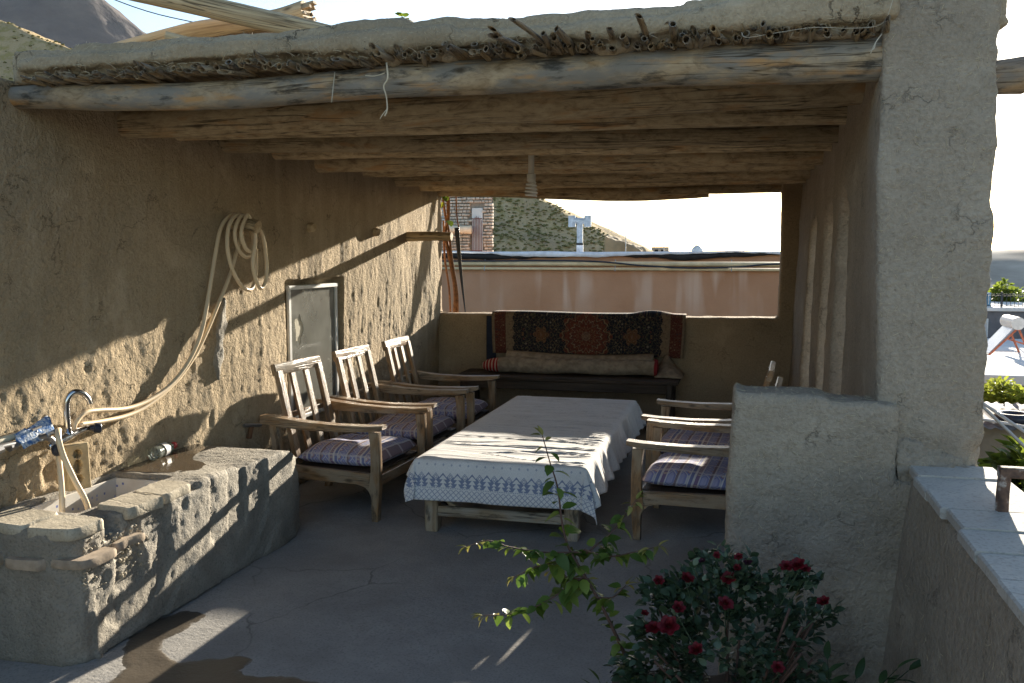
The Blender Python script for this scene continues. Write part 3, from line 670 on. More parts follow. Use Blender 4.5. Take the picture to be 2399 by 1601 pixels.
slab([(-3.15, 2.985), (-2.96, 2.965), (-2.96, 3.1), (-3.15, 3.1)], .420, .470, 'brick', m_oldbrick); slab([(-2.93, 2.985), (-2.76, 2.99), (-2.75, 3.1), (-2.93, 3.1)], .418, .462, 'brick', m_oldbrick)
def pebbles(n):
    mb = MB(); ico = [(0, 0, 1), (.9, 0, .4), (.28, .85, .4), (-.72, .53, .4), (-.72, -.53, .4), (.28, -.85, .4), (0, 0, -1)]; fc = [(0, 1, 2), (0, 2, 3), (0, 3, 4), (0, 4, 5), (0, 5, 1), (6, 2, 1), (6, 3, 2), (6, 4, 3), (6, 5, 4), (6, 1, 5)]
    for _ in range(n):
        y_ = 3.08 + .95 * random.random() ** 1.2; z_ = random.uniform(.30, .52) - .08 * (y_ - 3.1); s = random.uniform(.004, .013)
        p = Vector((-2.632 + random.uniform(-.006, .006), y_, z_)); mb.add([p + Vector([c_ * s * random.uniform(.6, 1.3) for c_ in v]) for v in ico], fc)
    return kid(mb.obj('gravel', m_slab, None, smooth=None, kind='stuff'), tr)
pebbles(420)
# wet film on the counter top
m_film = concrete('wet_trough_cement', (.12, .09, .06), (.08, .06, .04), (.15, .115, .08), rough=.06, bump=.06, crack=0)
pf = blob('wet_film', [(-3.18, 4.02), (-2.98, 4.03), (-2.80, 4.10), (-2.80, 4.24), (-2.95, 4.36), (-3.05, 4.62), (-3.19, 4.70), (-3.22, 4.4)], .5775, m_film, None, .012); kid(pf, tr)

# ================================================================ tap, pipes, hose
m_chrome = Mat('worn_chrome', .18, .5).set((.55, .55, .56), Metallic=1.); m_steel = Mat('dull_steel', .42, .5).set((.30, .30, .31), Metallic=.9)
m_knob = plain('dark_plastic', (.03, .035, .05), .3); m_cream = plain('cream_plastic_pipe', (.62, .55, .41), .45, .12)
def T(p, k=3.13 / 3.08): return (p[0] * k, p[1] * k, 1.7 + (p[2] - 1.7) * k)
tap = thing('mixer_tap', 'chrome swan-neck mixer tap with dark knobs on the left wall', 'tap', (-3.13, 3.60, .86))
def tk(mb, name, mat, sm=True): return kid(mb.obj(name, mat, None, smooth=sm), tap)
sp_ = spline([(-3.12, 3.60, .86), (-3.12, 3.597, .96), (-3.115, 3.60, 1.02), (-3.10, 3.625, 1.052), (-3.085, 3.662, 1.045), (-3.075, 3.690, 1.012), (-3.07, 3.698, .985)], 6)
tk(MB().ring(sp_, list(np.linspace(.0155, .0125, len(sp_))), 14), 'spout', m_chrome)
tk(MB().ring([(-3.12, 3.60, .835), (-3.12, 3.60, .862), (-3.12, 3.60, .864), (-3.12, 3.60, .880)], [.021, .021, .017, .017], 14), 'spout_collar', m_chrome)
tk(MB().ring(spline([(-3.115, 3.47, .815), (-3.12, 3.54, .832), (-3.12, 3.60, .842), (-3.12, 3.66, .852), (-3.12, 3.73, .858)], 4), [.014, .015, .016, .018, .02, .022, .022, .022, .022, .022, .020, .018, .016, .016, .016, .016, .016], 12), 'mixer_body', m_chrome)
for a, b in (((-3.11, 3.735, .858), (-3.075, 3.775, .852)), ((-3.09, 3.482, .818), (-3.05, 3.452, .80))):
    tk(MB().ring([a, Vector(a).lerp(Vector(b), .35), Vector(a).lerp(Vector(b), .4), Vector(a).lerp(Vector(b), .9), b], [.013, .016, .025, .026, .021], 14), 'knob', m_knob, 50)
bib = thing('bib_tap', 'dull steel bib tap on a pipe at the left edge', 'tap', (-3.14, 3.42, .86))
def bk(mb, name, mat, sm=True): return kid(mb.obj(name, mat, None, smooth=sm), bib)
bk(MB().ring(spline([(-3.16, 2.6, .80), (-3.15, 3.0, .845), (-3.14, 3.2, .868), (-3.135, 3.38, .862)], 4), .0135, 10), 'pipe', m_steel)
for y_ in (3.12, 3.20, 3.28): bk(MB().ring([(-3.142, y_ - .02, .855), (-3.142, y_ - .018, .8555), (-3.141, y_ + .018, .8595), (-3.141, y_ + .02, .860)], [.014, .021, .021, .014], 8), 'pipe_nut', m_steel, 30)
bk(MB().ring(spline([(-3.135, 3.36, .862), (-3.13, 3.41, .870), (-3.12, 3.455, .866), (-3.11, 3.485, .845), (-3.105, 3.492, .812)], 4), [.017] * 4 + [.022] * 4 + [.015] * 9, 12), 'tap_body', m_steel)
bk(MB().ring([(-3.13, 3.41, .87), (-3.13, 3.41, .905)], .009, 8), 'stem', m_steel); bk(MB().bar((-3.13, 3.385, .91), (-3.13, 3.44, .918), .014, .010), 'lever', m_steel, 30)
pp = MB().ring(spline([(-3.175, 2.5, .80), (-3.172, 3.0, .862), (-3.17, 3.25, .888), (-3.165, 3.47, .898)], 5), .0165, 10)
pp.obj('supply_pipe', m_cream, smooth=True, label='upper cream plastic water pipe on the wall beside the taps', cat='pipe')
MB().ring(spline([(-3.18, 2.5, .765), (-3.175, 3.0, .822), (-3.172, 3.25, .847), (-3.168, 3.44, .858)], 5), .0125, 10).obj('supply_pipe', m_cream, smooth=True, label='lower thinner cream water pipe on the wall beside the taps', cat='pipe')
_m = Mat('blue_cloth', .95, .1); m_cloth = _m.set(_m.ramp(_m.noise(_m.co(), 38, 4, .7), [(.42, (.07, .17, .40)), (.52, (.30, .38, .52)), (.60, (.62, .64, .66))]), normal=_m.bump(_m.noise(_m.co(), 90, 3), .8, .006))
def rag(u, v):
    x = -3.180 + .075 * u; y_ = 3.31 + .20 * v; f = float(fbm(np.array([[u * 2, v * 3, 3.]]), 1.5, 3)[0])
    return (x, y_ + .02 * f, .905 + .055 * v * (1 - .2 * u) - .045 * abs(u - .4) ** 2 * 4 + .014 * f)
MB().sheet(rag, 14, 24, .006).obj('rag', m_cloth, smooth=True, label='crumpled blue and white rag lying on the water pipe', cat='rag')
m_hose = Mat('cream_hose', .38, .5).set((.70, .55, .36))
k = 3.15 / 3.09
A = [(-3.09, 3.605, .866), (-3.09, 3.618, .905), (-3.09, 3.684, .942), (-3.09, 3.792, .937), (-3.09, 3.988, .913), (-3.09, 4.167, .927), (-3.09, 4.362, .983), (-3.09, 4.531, 1.086), (-3.09, 4.67, 1.239), (-3.09, 4.747, 1.415), (-3.09, 4.801, 1.57), (-3.09, 4.856, 1.726), (-3.09, 4.91, 1.859), (-3.09, 4.986, 1.936), (-3.09, 5.087, 1.962)]
coil = [(-3.07, 5.20, 1.90), (-3.06, 5.25, 1.80), (-3.06, 5.272, 1.66), (-3.06, 5.245, 1.54), (-3.05, 5.17, 1.49), (-3.045, 5.06, 1.52), (-3.04, 4.955, 1.62), (-3.04, 4.905, 1.76), (-3.045, 4.94, 1.89), (-3.05, 5.03, 1.955), (-3.05, 5.12, 1.95),
        (-3.03, 5.175, 1.86), (-3.03, 5.19, 1.77), (-3.03, 5.12, 1.70), (-3.03, 5.02, 1.74), (-3.03, 4.975, 1.84), (-3.03, 5.03, 1.935), (-3.03, 5.10, 1.955),
        (-3.01, 5.155, 1.90), (-3.005, 5.175, 1.80), (-3.0, 5.12, 1.735), (-3.0, 5.04, 1.76), (-3.0, 5.0, 1.85), (-3.0, 5.06, 1.945), (-3.0, 5.10, 1.95),
        (-2.985, 5.14, 1.83), (-2.985, 5.10, 1.66), (-2.985, 5.14, 1.545), (-2.985, 5.20, 1.50), (-2.985, 5.26, 1.56), (-2.985, 5.265, 1.70), (-2.985, 5.22, 1.85), (-3.03, 5.16, 1.93)]
B = [(-3.06, 5.14, 1.90), (-3.08, 5.125, 1.82), (-3.09, 5.073, 1.70), (-3.09, 4.991, 1.565), (-3.09, 4.862, 1.409), (-3.09, 4.738, 1.259), (-3.09, 4.597, 1.117), (-3.09, 4.402, .99), (-3.09, 4.165, .903), (-3.09, 3.986, .875), (-3.09, 3.788, .88), (-3.09, 3.636, .893)]
hp = [T(p, k) for p in A] + [T((p[0], p[1], p[2]), k) for p in coil] + [T(p, k) for p in B]
hose = MB().ring(spline(hp, 6), .0125, 9); hose.obj('garden_hose', m_hose, smooth=True, label='long cream hose coiled on a wooden peg on the left wall', cat='hose')
h1 = spline([(-3.105, 3.492, .83), (-3.09, 3.495, .79), (-3.06, 3.47, .70), (-3.03, 3.44, .60), (-3.015, 3.42, .50), (-3.01, 3.43, .30)], 5)
MB().ring(h1, .0135, 9).obj('short_hose', m_hose, smooth=True, label='cream hose hanging from the steel tap into the basin', cat='hose')
h2 = spline([(-3.11, 3.53, .885), (-3.06, 3.47, .892), (-3.03, 3.435, .865), (-3.02, 3.45, .78), (-3.0, 3.49, .66), (-2.98, 3.54, .53), (-2.97, 3.56, .36), (-2.97, 3.565, .30)], 5)
MB().ring(h2, .0135, 9).obj('short_hose', m_hose, smooth=True, label='cream hose looping over the mixer tap and down into the basin', cat='hose')
# pierced brick under the tap
def br_pred(x, y, z):
    s = np.ones_like(x, bool)
    for zc, rz_ in ((.052, .022), (.115, .034), (.175, .022)): s &= ~(((((y - .056) / .020) ** 2 + ((z - zc) / rz_) ** 2) < 1) & (x > .008))
    return s
m_pbrick = plain('yellow_brick', (.46, .36, .21), .85, .22, 18)
pb, _v, _q = mudmesh('pierced_brick', (0, 0, 0), (.062, .112, .225), .0056, br_pred, m_pbrick, lambda v: fbm(v, 60, 2) * .0012, 2, label='pale yellow brick with three holes standing on the basin edge', cat='brick')
pb.location = (-3.165, 3.60, .570); pb.rotation_euler = (0, R(-4), R(-24))
# plastic bottle lying on the wet counter
m_pet = Mat('clear_plastic', .08, .5); m_pet.set((.72, .80, .74), Transmission_Weight=.9, IOR=1.2)
bot = thing('plastic_bottle', 'clear plastic bottle with red cap lying on the trough', 'bottle', (-3.135, 4.24, .612), R(8))
prof = [(0, .012), (.004, .026), (.012, .031), (.05, .032), (.056, .029), (.075, .029), (.08, .032), (.12, .032), (.126, .030), (.135, .032), (.16, .028), (.185, .017), (.195, .013), (.205, .013)]
bot.scale = (1.2, 1.2, 1.2)
MB().ring([(0, a, 0) for a, r in prof], [r for a, r in prof], 18).obj('bottle_body', m_pet.m, bot, smooth=60)
MB().ring([(0, .197, 0), (0, .199, 0), (0, .217, 0), (0, .220, 0)], [.013, .0165, .0165, .013], 16).obj('cap', plain('red_cap', (.55, .03, .03), .4), bot, smooth=40)
MB().ring([(0, .082, 0), (0, .122, 0)], [.0328, .0328], 18, caps=False).obj('paper_band', plain('silver_label', (.5, .5, .5), .4), bot, smooth=True)
# stub of steel pipe over the far end of the trough
st = thing('stub_pipe', 'small rusty pipe stub above the far end of the trough', 'pipe', (-3.14, 5.27, .555))
kid(MB().ring([(-3.14, 5.20, .60), (-3.11, 5.36, .575)], .013, 8).obj('tube', m_steel, None, smooth=40), st); kid(MB().ring([(-3.15, 5.28, .50), (-3.13, 5.28, .588)], .016, 8).obj('neck', plain('rust', (.16, .08, .04), .9), None, smooth=40), st)
kid(MB().ring([(-3.22, 5.28, .515), (-3.145, 5.28, .51)], .016, 8).obj('tail', plain('rust2', (.16, .08, .04), .9), None, smooth=40), st)

# ================================================================ chairs
def make_chair(label, group):
    c = thing('armchair', label, 'chair', group=group)
    for s in (-1, 1):
        y0, y1 = sorted((s * .335, s * .383))
        MB().plate([(.388, 0), (.428, 0), (.446, .22), (.446, .40), (.440, .585), (.372, .585), (.384, .50), (.384, .34), (.372, .25), (.366, .20), (.384, .16)], y0, y1).obj('front_leg', m_chair, c)
        MB().plate([(-.372, 0), (-.332, 0), (-.28, .28), (-.272, .38), (-.31, .60), (-.362, .60), (-.325, .34), (-.33, .23)], y0, y1).obj('rear_leg', m_chair, c)
        top = [(-.425, .652), (-.36, .654), (-.24, .642), (-.08, .628), (.15, .620), (.38, .626), (.475, .634)]
        bot_ = [(.475, .606), (.40, .590), (.15, .575), (-.08, .572), (-.24, .580), (-.36, .594), (-.425, .600)]
        yy = sorted((s * .322, s * .400)); MB().plate(top + bot_, *yy, ch=.006).obj('armrest', m_chair, c)
        yr = sorted((s * .343, s * .376)); MB().plate([(-.30, .25), (-.30, .335), (.375, .312), (.375, .19), (.345, .222), (.29, .238), (-.18, .243), (-.26, .232)], *yr).obj('side_rail', m_chair, c)
        MB().bar((-.215, s * .258, .30), (-.362, s * .258, .935), .060, .036, up=(1, 0, 0)).obj('back_post', m_chair, c)
        MB().bar((-.218, s * .088, .30), (-.362, s * .088, .91), .058, .020, up=(1, 0, 0)).obj('back_slat', m_chair, c)
    MB().ring([(-.372, -.292, .942), (-.372, 0, .945), (-.372, .292, .942)], 1., sect=[(a, b) for a, b in ((.014, -.038), (.018, -.032), (.018, .036), (.012, .042), (-.012, .042), (-.018, .036), (-.018, -.032), (-.014, -.038))], up=(-.24, 0, 1)).obj('top_rail', m_chair, c)
    MB().bar((-.222, -.335, .335), (-.222, .335, .335), .03, .06).obj('rear_rail', m_chair, c)
    MB().bar((-.352, -.372, .618), (-.352, .372, .618), .024, .034).obj('back_rail', m_chair, c)
    MB().bar((.405, -.335, .258), (.405, .335, .258), .028, .07).obj('front_rail', m_chair, c)
    MB().box((-.21, -.34, .302), (.385, .34, .317)).obj('seat_board', m_bench, c, smooth=None)
    return c
def ikat(name):
    """woven bands of small motifs in blue, plum, cream and rust"""
    m = Mat(name, .95, .1); x, y, z = m.sep(m.co('gr'))
    a = m.ma('MULTIPLY', y, 5.0); fa = m.ma('FRACT', a); ia = m.ma('FLOOR', a)
    u = m.ma('MULTIPLY', x, 14.); dia = m.ma('ADD', m.ma('ABSOLUTE', m.ma('SUBTRACT', m.ma('FRACT', u), .5)), m.ma('ABSOLUTE', m.ma('SUBTRACT', m.ma('FRACT', m.ma('MULTIPLY', fa, 3.)), .5)))
    tri = m.ma('PINGPONG', m.ma('MULTIPLY', x, 40.), .5)
    bandc = m.ramp(fa, [(0, (.11, .13, .30)), (.10, (.60, .57, .52)), (.13, (.16, .19, .42)), (.40, (.48, .45, .46)), (.45, (.17, .10, .10)), (.52, (.18, .23, .46)), (.78, (.55, .52, .49)), (.82, (.16, .08, .18)), (.93, (.60, .57, .52))], 'CONSTANT')
    mot = m.ramp(dia, [(0, (.58, .54, .49)), (.16, (.34, .16, .12)), (.30, (.14, .19, .44)), (.48, (.56, .53, .49)), (.58, (.18, .19, .40)), (.75, (.34, .33, .48))], 'CONSTANT')
    inb = m.ma('MAXIMUM', m.ma('COMPARE', fa, .265, .13), m.ma('COMPARE', fa, .65, .125))
    col = m.mix(m.ma('MULTIPLY', inb, .85), bandc, mot)
    edge = m.ma('MULTIPLY', m.ma('COMPARE', fa, .87, .05), m.ma('GREATER_THAN', tri, .25)); col = m.mix(edge, col, (.40, .30, .24))
    wv = m.noise(m.co('gr'), 60, 3); col = m.mix(m.ramp(wv, [(.35, .30), (.65, 0)]), col, (.12, .12, .20)); cr = m.ma('COMPARE', m.ma('FRACT', m.ma('MULTIPLY', x, 5.5)), .5, .06); col = m.mix(m.ma('MULTIPLY', cr, .45), col, (.60, .57, .54))
    col = m.mix(.12, col, (.55, .57, .66))
    return m.set(col, normal=m.bump(m.noise(m.map(m.co('gr'), (1, 1, 1)), 160, 2), .4, .003))
m_cush = ikat('woven_cushion')
def cushion(seed):
    uu, vv = np.meshgrid(np.arange(27) / 26, np.arange(27) / 26, indexing='ij'); NZ = fbm(np.stack([uu.ravel() * 2.2 + seed, vv.ravel() * 2.2, 0 * uu.ravel() + seed], 1), 1.3, 3).reshape(27, 27)
    def f(u, v, top):
        x = -.20 + .60 * u; y = -.325 + .65 * v
        ex = max(0, 1 - abs(2 * u - 1) ** 5) ; ey = max(0, 1 - abs(2 * v - 1) ** 5); e = (ex * ey) ** .45
        nz = NZ[int(round(u * 26)), int(round(v * 26))]
        rx = 1 - .03 * (1 - e)
        return (.10 + (x - .10) * rx, y * rx, .319 + (.050 + .070 * e + .018 * nz * e if top else .048 - .043 * e))
    mb = MB(); n = 26
    P = [[f(i / n, j / n, True) for j in range(n + 1)] for i in range(n + 1)]; Pb = [[f(i / n, j / n, False) for j in range(n + 1)] for i in range(n + 1)]
    idx = lambda i, j: i * (n + 1) + j; N_ = (n + 1) ** 2
    F = [(idx(i, j), idx(i + 1, j), idx(i + 1, j + 1), idx(i, j + 1)) for i in range(n) for j in range(n)]
    F += [tuple(N_ + k for k in q[::-1]) for q in F[:n * n]]
    bd = [idx(i, 0) for i in range(n)] + [idx(n, j) for j in range(n)] + [idx(i, n) for i in range(n, 0, -1)] + [idx(0, j) for j in range(n, 0, -1)]
    F += [(bd[(k + 1) % len(bd)], bd[k], N_ + bd[k], N_ + bd[(k + 1) % len(bd)]) for k in range(len(bd))]
    V = [p for r in P for p in r] + [p for r in Pb for p in r]
    mb.add(V, F, [(p[1] + p[2] * .5, p[0] + p[2] * .3, 0) for p in V]); me = mb.mesh('seat_cushion', True); me.materials.append(m_cush); return me
GC, GQ = 'wooden armchairs round the low table', 'woven seat cushions on the armchairs'
spots = [((-2.63, 5.66, 0), R(-4), 'wooden slat-back armchair nearest the camera on the left, beside the trough', 'patterned blue cushion on the left armchair nearest the trough'),
         ((-2.61, 6.54, 0), R(-2), 'middle wooden slat-back armchair of the left row of three', 'patterned blue cushion on the middle armchair of the left row'),
         ((-2.575, 7.42, 0), R(1), 'farthest wooden slat-back armchair on the left, nearest the bench', 'patterned blue cushion on the farthest left armchair'),
         ((-.145, 5.66, 0), R(180 - 4), 'nearer wooden armchair on the right, half hidden by the short wall', 'patterned blue cushion with a sunlit strip on the nearer right armchair'),
         ((-.155, 6.55, 0), R(180 - 3), 'farther wooden armchair on the right, behind another armchair', 'patterned blue cushion on the farther right armchair')]
ch0 = None
for i, (loc, rz, lb, lq) in enumerate(spots):
    if ch0 is None: ch0 = make_chair(lb, GC); ch0.location = loc; ch0.rotation_euler = (0, 0, rz)
    else: dup(ch0, loc, rz, lb, GC).scale = (1, 1, 1 if i < 3 else .955)
    q = bpy.data.objects.new('seat_cushion', cushion(i * 3.7)); q.location = loc; q.rotation_euler = (0, 0, rz + R(random.uniform(-2, 2))); q.scale = (1, 1, 1 if i < 3 else .955); link(q, None, lq, 'cushion', GQ)

# ================================================================ low table and cloth
tb = thing('low_table', 'long low wooden table with stretchers under a cloth', 'table', (-1.4, 6.4, 0))
def tp(mb, name, sm=35): return kid(mb.obj(name, m_table, None, smooth=sm), tb)
for x_, y_ in ((-1.835, 5.20), (-.955, 5.22), (-1.835, 7.58), (-.945, 7.58)):
    tp(MB().ring([(x_, y_, 0), (x_, y_, .02), (x_, y_, .2), (x_, y_, .44)], [.92, 1, 1, .96], sect=[(a * .042, b * .042) for a, b in ((1, -.8), (1, .8), (.8, 1), (-.8, 1), (-1, .8), (-1, -.8), (-.8, -1), (.8, -1))]), 'leg')
for a, b, w_, h_ in (((-1.80, 5.19, .13), (-.99, 5.21, .125), .04, .065), ((-1.80, 7.58, .13), (-.98, 7.58, .13), .04, .065), ((-1.835, 5.235, .12), (-1.835, 7.545, .12), .045, .06), ((-.95, 5.255, .12), (-.945, 7.545, .12), .045, .06), ((-1.79, 5.19, .40), (-1.0, 5.2, .40), .03, .07), ((-1.85, 5.24, .40), (-1.85, 7.54, .40), .03, .07), ((-.93, 5.26, .40), (-.93, 7.54, .40), .03, .07), ((-1.79, 7.6, .40), (-1.0, 7.6, .40), .03, .07)):
    tp(MB().bar(a, b, w_, h_), 'rail')
tp(MB().bar((-1.795, 5.235, .235), (-1.69, 5.205, .15), .03, .03), 'brace')
for i in range(9):
    y0 = 5.13 + i * .2825; tp(MB().box((-1.905, y0, .436), (-.885, y0 + .274, .462)), 'plank', None)
m_cl = Mat('woven_tablecloth', .95, .1); g = m_cl.co('gr'); s_, t_, e_ = m_cl.sep(g)       # metres across, metres along, drop at the near end
base = m_cl.ramp(m_cl.noise(g, 5, 4), [(.3, (.70, .68, .65)), (.7, (.79, .775, .75))])
wv = m_cl.noise(m_cl.map(g, (300, 90, 1)), 1, 2); base = m_cl.mix(m_cl.ramp(wv, [(.4, .25), (.6, 0)]), base, (.30, .32, .40))
def band(lo, hi): return m_cl.ma('MULTIPLY', m_cl.ma('GREATER_THAN', e_, lo), m_cl.ma('LESS_THAN', e_, hi))
per = m_cl.ma('MULTIPLY', s_, 1 / .092); ax_ = m_cl.ma('PINGPONG', per, .5)                     # 0 at the big tree, .5 at the small one
bx_ = m_cl.ma('SUBTRACT', .5, ax_); hz = m_cl.ma('DIVIDE', m_cl.ma('SUBTRACT', e_, .080), .092)    # 0..1 down the band
tier = m_cl.ma('FRACT', m_cl.ma('MULTIPLY', m_cl.ma('SUBTRACT', hz, .18), 3.6)); big = m_cl.ma('MULTIPLY', m_cl.ma('GREATER_THAN', hz, .18), m_cl.ma('LESS_THAN', ax_, m_cl.ma('ADD', .03, m_cl.ma('MULTIPLY', tier, m_cl.ma('SUBTRACT', .30, m_cl.ma('MULTIPLY', hz, .12))))))
tier2 = m_cl.ma('FRACT', m_cl.ma('MULTIPLY', m_cl.ma('SUBTRACT', hz, .5), 5.)); small = m_cl.ma('MULTIPLY', m_cl.ma('GREATER_THAN', hz, .5), m_cl.ma('LESS_THAN', bx_, m_cl.ma('MULTIPLY', tier2, .16)))
dmd = m_cl.ma('ADD', bx_, m_cl.ma('MULTIPLY', m_cl.ma('ABSOLUTE', m_cl.ma('SUBTRACT', hz, .28)), .75)); dmo = m_cl.ma('LESS_THAN', dmd, .17); dmi = m_cl.ma('COMPARE', dmd, .10, .025)
spk = m_cl.ma('LESS_THAN', hz, m_cl.ma('MULTIPLY', m_cl.ma('PINGPONG', m_cl.ma('MULTIPLY', per, 2.), .5), .62))
white = m_cl.ma('MAXIMUM', m_cl.ma('MAXIMUM', big, small), m_cl.ma('MAXIMUM', spk, m_cl.ma('SUBTRACT', dmo, dmi)))
blue = m_cl.ma('MULTIPLY', band(.080, .172), m_cl.ma('SUBTRACT', 1., white), clamp=True)
dd = m_cl.ma('ADD', m_cl.ma('ABSOLUTE', m_cl.ma('SUBTRACT', m_cl.ma('FRACT', m_cl.ma('MULTIPLY', s_, 30.)), .5)), m_cl.ma('ABSOLUTE', m_cl.ma('SUBTRACT', m_cl.ma('FRACT', m_cl.ma('MULTIPLY', e_, 30.)), .5)))
lat = m_cl.ma('MULTIPLY', m_cl.ma('MULTIPLY', band(.185, .40), m_cl.ma('COMPARE', dd, .5, .10)), .75)
dots = m_cl.ma('MULTIPLY', m_cl.ma('MULTIPLY', band(.02, .085), m_cl.ma('LESS_THAN', m_cl.ma('ADD', m_cl.ma('ABSOLUTE', m_cl.ma('SUBTRACT', m_cl.ma('FRACT', m_cl.ma('MULTIPLY', s_, 19.)), .5)), m_cl.ma('ABSOLUTE', m_cl.ma('SUBTRACT', m_cl.ma('FRACT', m_cl.ma('MULTIPLY', e_, 15.4)), .5))), .14)), .6)
line = m_cl.ma('MULTIPLY', m_cl.ma('MULTIPLY', band(.174, .180), m_cl.ma('GREATER_THAN', m_cl.ma('FRACT', m_cl.ma('MULTIPLY', s_, 90.)), .5)), .9)
pat = m_cl.ma('MAXIMUM', m_cl.ma('MAXIMUM', blue, lat), m_cl.ma('MAXIMUM', dots, line))
crs = m_cl.noise(m_cl.map(g, (1.6, 17, 1)), 1., 5, .62, .5); fine = m_cl.noise(m_cl.map(g, (9, 60, 1)), 1., 3)
topm = m_cl.ma('LESS_THAN', e_, .02); dash = m_cl.ma('MULTIPLY', m_cl.ramp(m_cl.noise(m_cl.map(g, (26, 120, 1)), 1., 2), [(.60, 0), (.70, .5)]), topm)
base = m_cl.mix(dash, base, (.20, .22, .30)); hgt = m_cl.ma('ADD', m_cl.ma('MULTIPLY', crs, 1.), m_cl.ma('MULTIPLY', fine, .22))
m_cl.set(m_cl.mix(m_cl.ma('MULTIPLY', pat, .8), base, (.10, .15, .29)), normal=m_cl.bump(hgt, .45, .008))
def cloth():
    hx0, hx1, y0, y1, zt = -1.914, -.872, 5.118, 7.69, .4665
    S = np.concatenate([np.linspace(-.115, 0, 12)[:-1], np.linspace(0, 1.05, 60)[:-1], np.linspace(1.05, 1.275, 20)])
    Tt = np.concatenate([np.linspace(-.255, 0, 22)[:-1], np.linspace(0, 2.572, 300)[:-1], np.linspace(2.572, 2.75, 14)])
    CR = [(.07 + .105 * i + random.uniform(-.03, .03), random.uniform(.002, .0065)) for i in range(24)]
    V = []; G = []; ss, tt = np.meshgrid(S, Tt, indexing='ij'); o_ = np.ones(ss.size)
    N1 = fbm(np.stack([ss.ravel() * 1.1, tt.ravel() * 7.5 + ss.ravel() * .6, 2 * o_], 1), 1., 3).reshape(ss.shape); N2 = fbm(np.stack([ss.ravel() * 5, tt.ravel() * 14, 7 * o_], 1), 1., 2).reshape(ss.shape)
    for i_, s in enumerate(S):
        for j_, t in enumerate(Tt):
            dl = max(0, -s); dr = max(0, s - 1.05); df = max(0, -t); db = max(0, t - 2.572)
            x = hx0 + min(max(s, 0), 1.05); y = y0 + min(max(t, 0), 2.572); z = zt
            ds = dl + dr; dt = df + db; r = math.hypot(ds, dt) if ds and dt else ds + dt
            sx = 1 if dr else -1; sy = 1 if db else -1
            n1 = N1[i_, j_]; n2 = N2[i_, j_]
            if r == 0:
                ed = min(s, 1.05 - s, t, 2.572 - t); k = min(1, max(0, ed) / .03)
                z += k * (.004 + .0035 * n1 + .0012 * n2) + .004
                if abs(n1) < .07: z += k * .0060 * (1 - abs(n1) / .07)          # creases running across
                if 1.33 < t + .10 * s < 1.62: z += k * .009 * math.sin((t + .10 * s - 1.33) / .29 * math.pi) * (1 - .35 * s)
                for tc, am in CR:
                    dd_ = t - tc - .05 * math.sin(s * 3.1 + tc * 9) - .02 * math.sin(s * 11 + tc * 5)
                    if abs(dd_) < .035: z += k * am * math.exp(-(dd_ / .011) ** 2) * (.55 + .45 * math.sin(s * 4.3 + tc * 13))
                z -= .002 * (1 - k) ** 2
            else:
                bend = .018 * (1 - math.exp(-r / .015)); rr = max(0, r - .012)
                along = t if ds >= dt else s; fold = math.sin(along * (21 if ds >= dt else 9) + 2.5 * n1 + (1.3 if dr else 0)) * .5 + .5
                amp = min(1, rr / .2) * ((.055 if dr else .012) if ds >= dt else .018)
                nx_, ny_ = (sx * (ds > 0), 0) if ds >= dt else (0, sy)
                if ds and dt:
                    a = math.atan2(dt, ds); x += sx * math.cos(a) * (bend + .30 * rr); y += sy * math.sin(a) * (bend + .22 * rr); z -= rr * .95
                    x += sx * .02 * math.sin(a * 8) * min(1, rr / .15)
                else:
                    x += nx_ * (bend + fold * amp + .10 * rr * (1 if dr else .6)); y += ny_ * (bend + fold * amp + .06 * rr); z -= rr * (.985 - .05 * fold * (dr > 0))
                z += -.004
            V.append((x, y, z)); G.append((s, t, max(0, -t)))
    m = len(Tt); F = [(i * m + j, (i + 1) * m + j, (i + 1) * m + j + 1, i * m + j + 1) for i in range(len(S) - 1) for j in range(m - 1)]
    mb = MB(); mb.add(V, F, G); o = mb.obj('tablecloth', m_cl.m, smooth=True, label='off-white woven tablecloth with blue border draped over the low table', cat='tablecloth')
    sd = o.modifiers.new('thickness', 'SOLIDIFY'); sd.thickness = .003; sd.offset = -1
cloth()

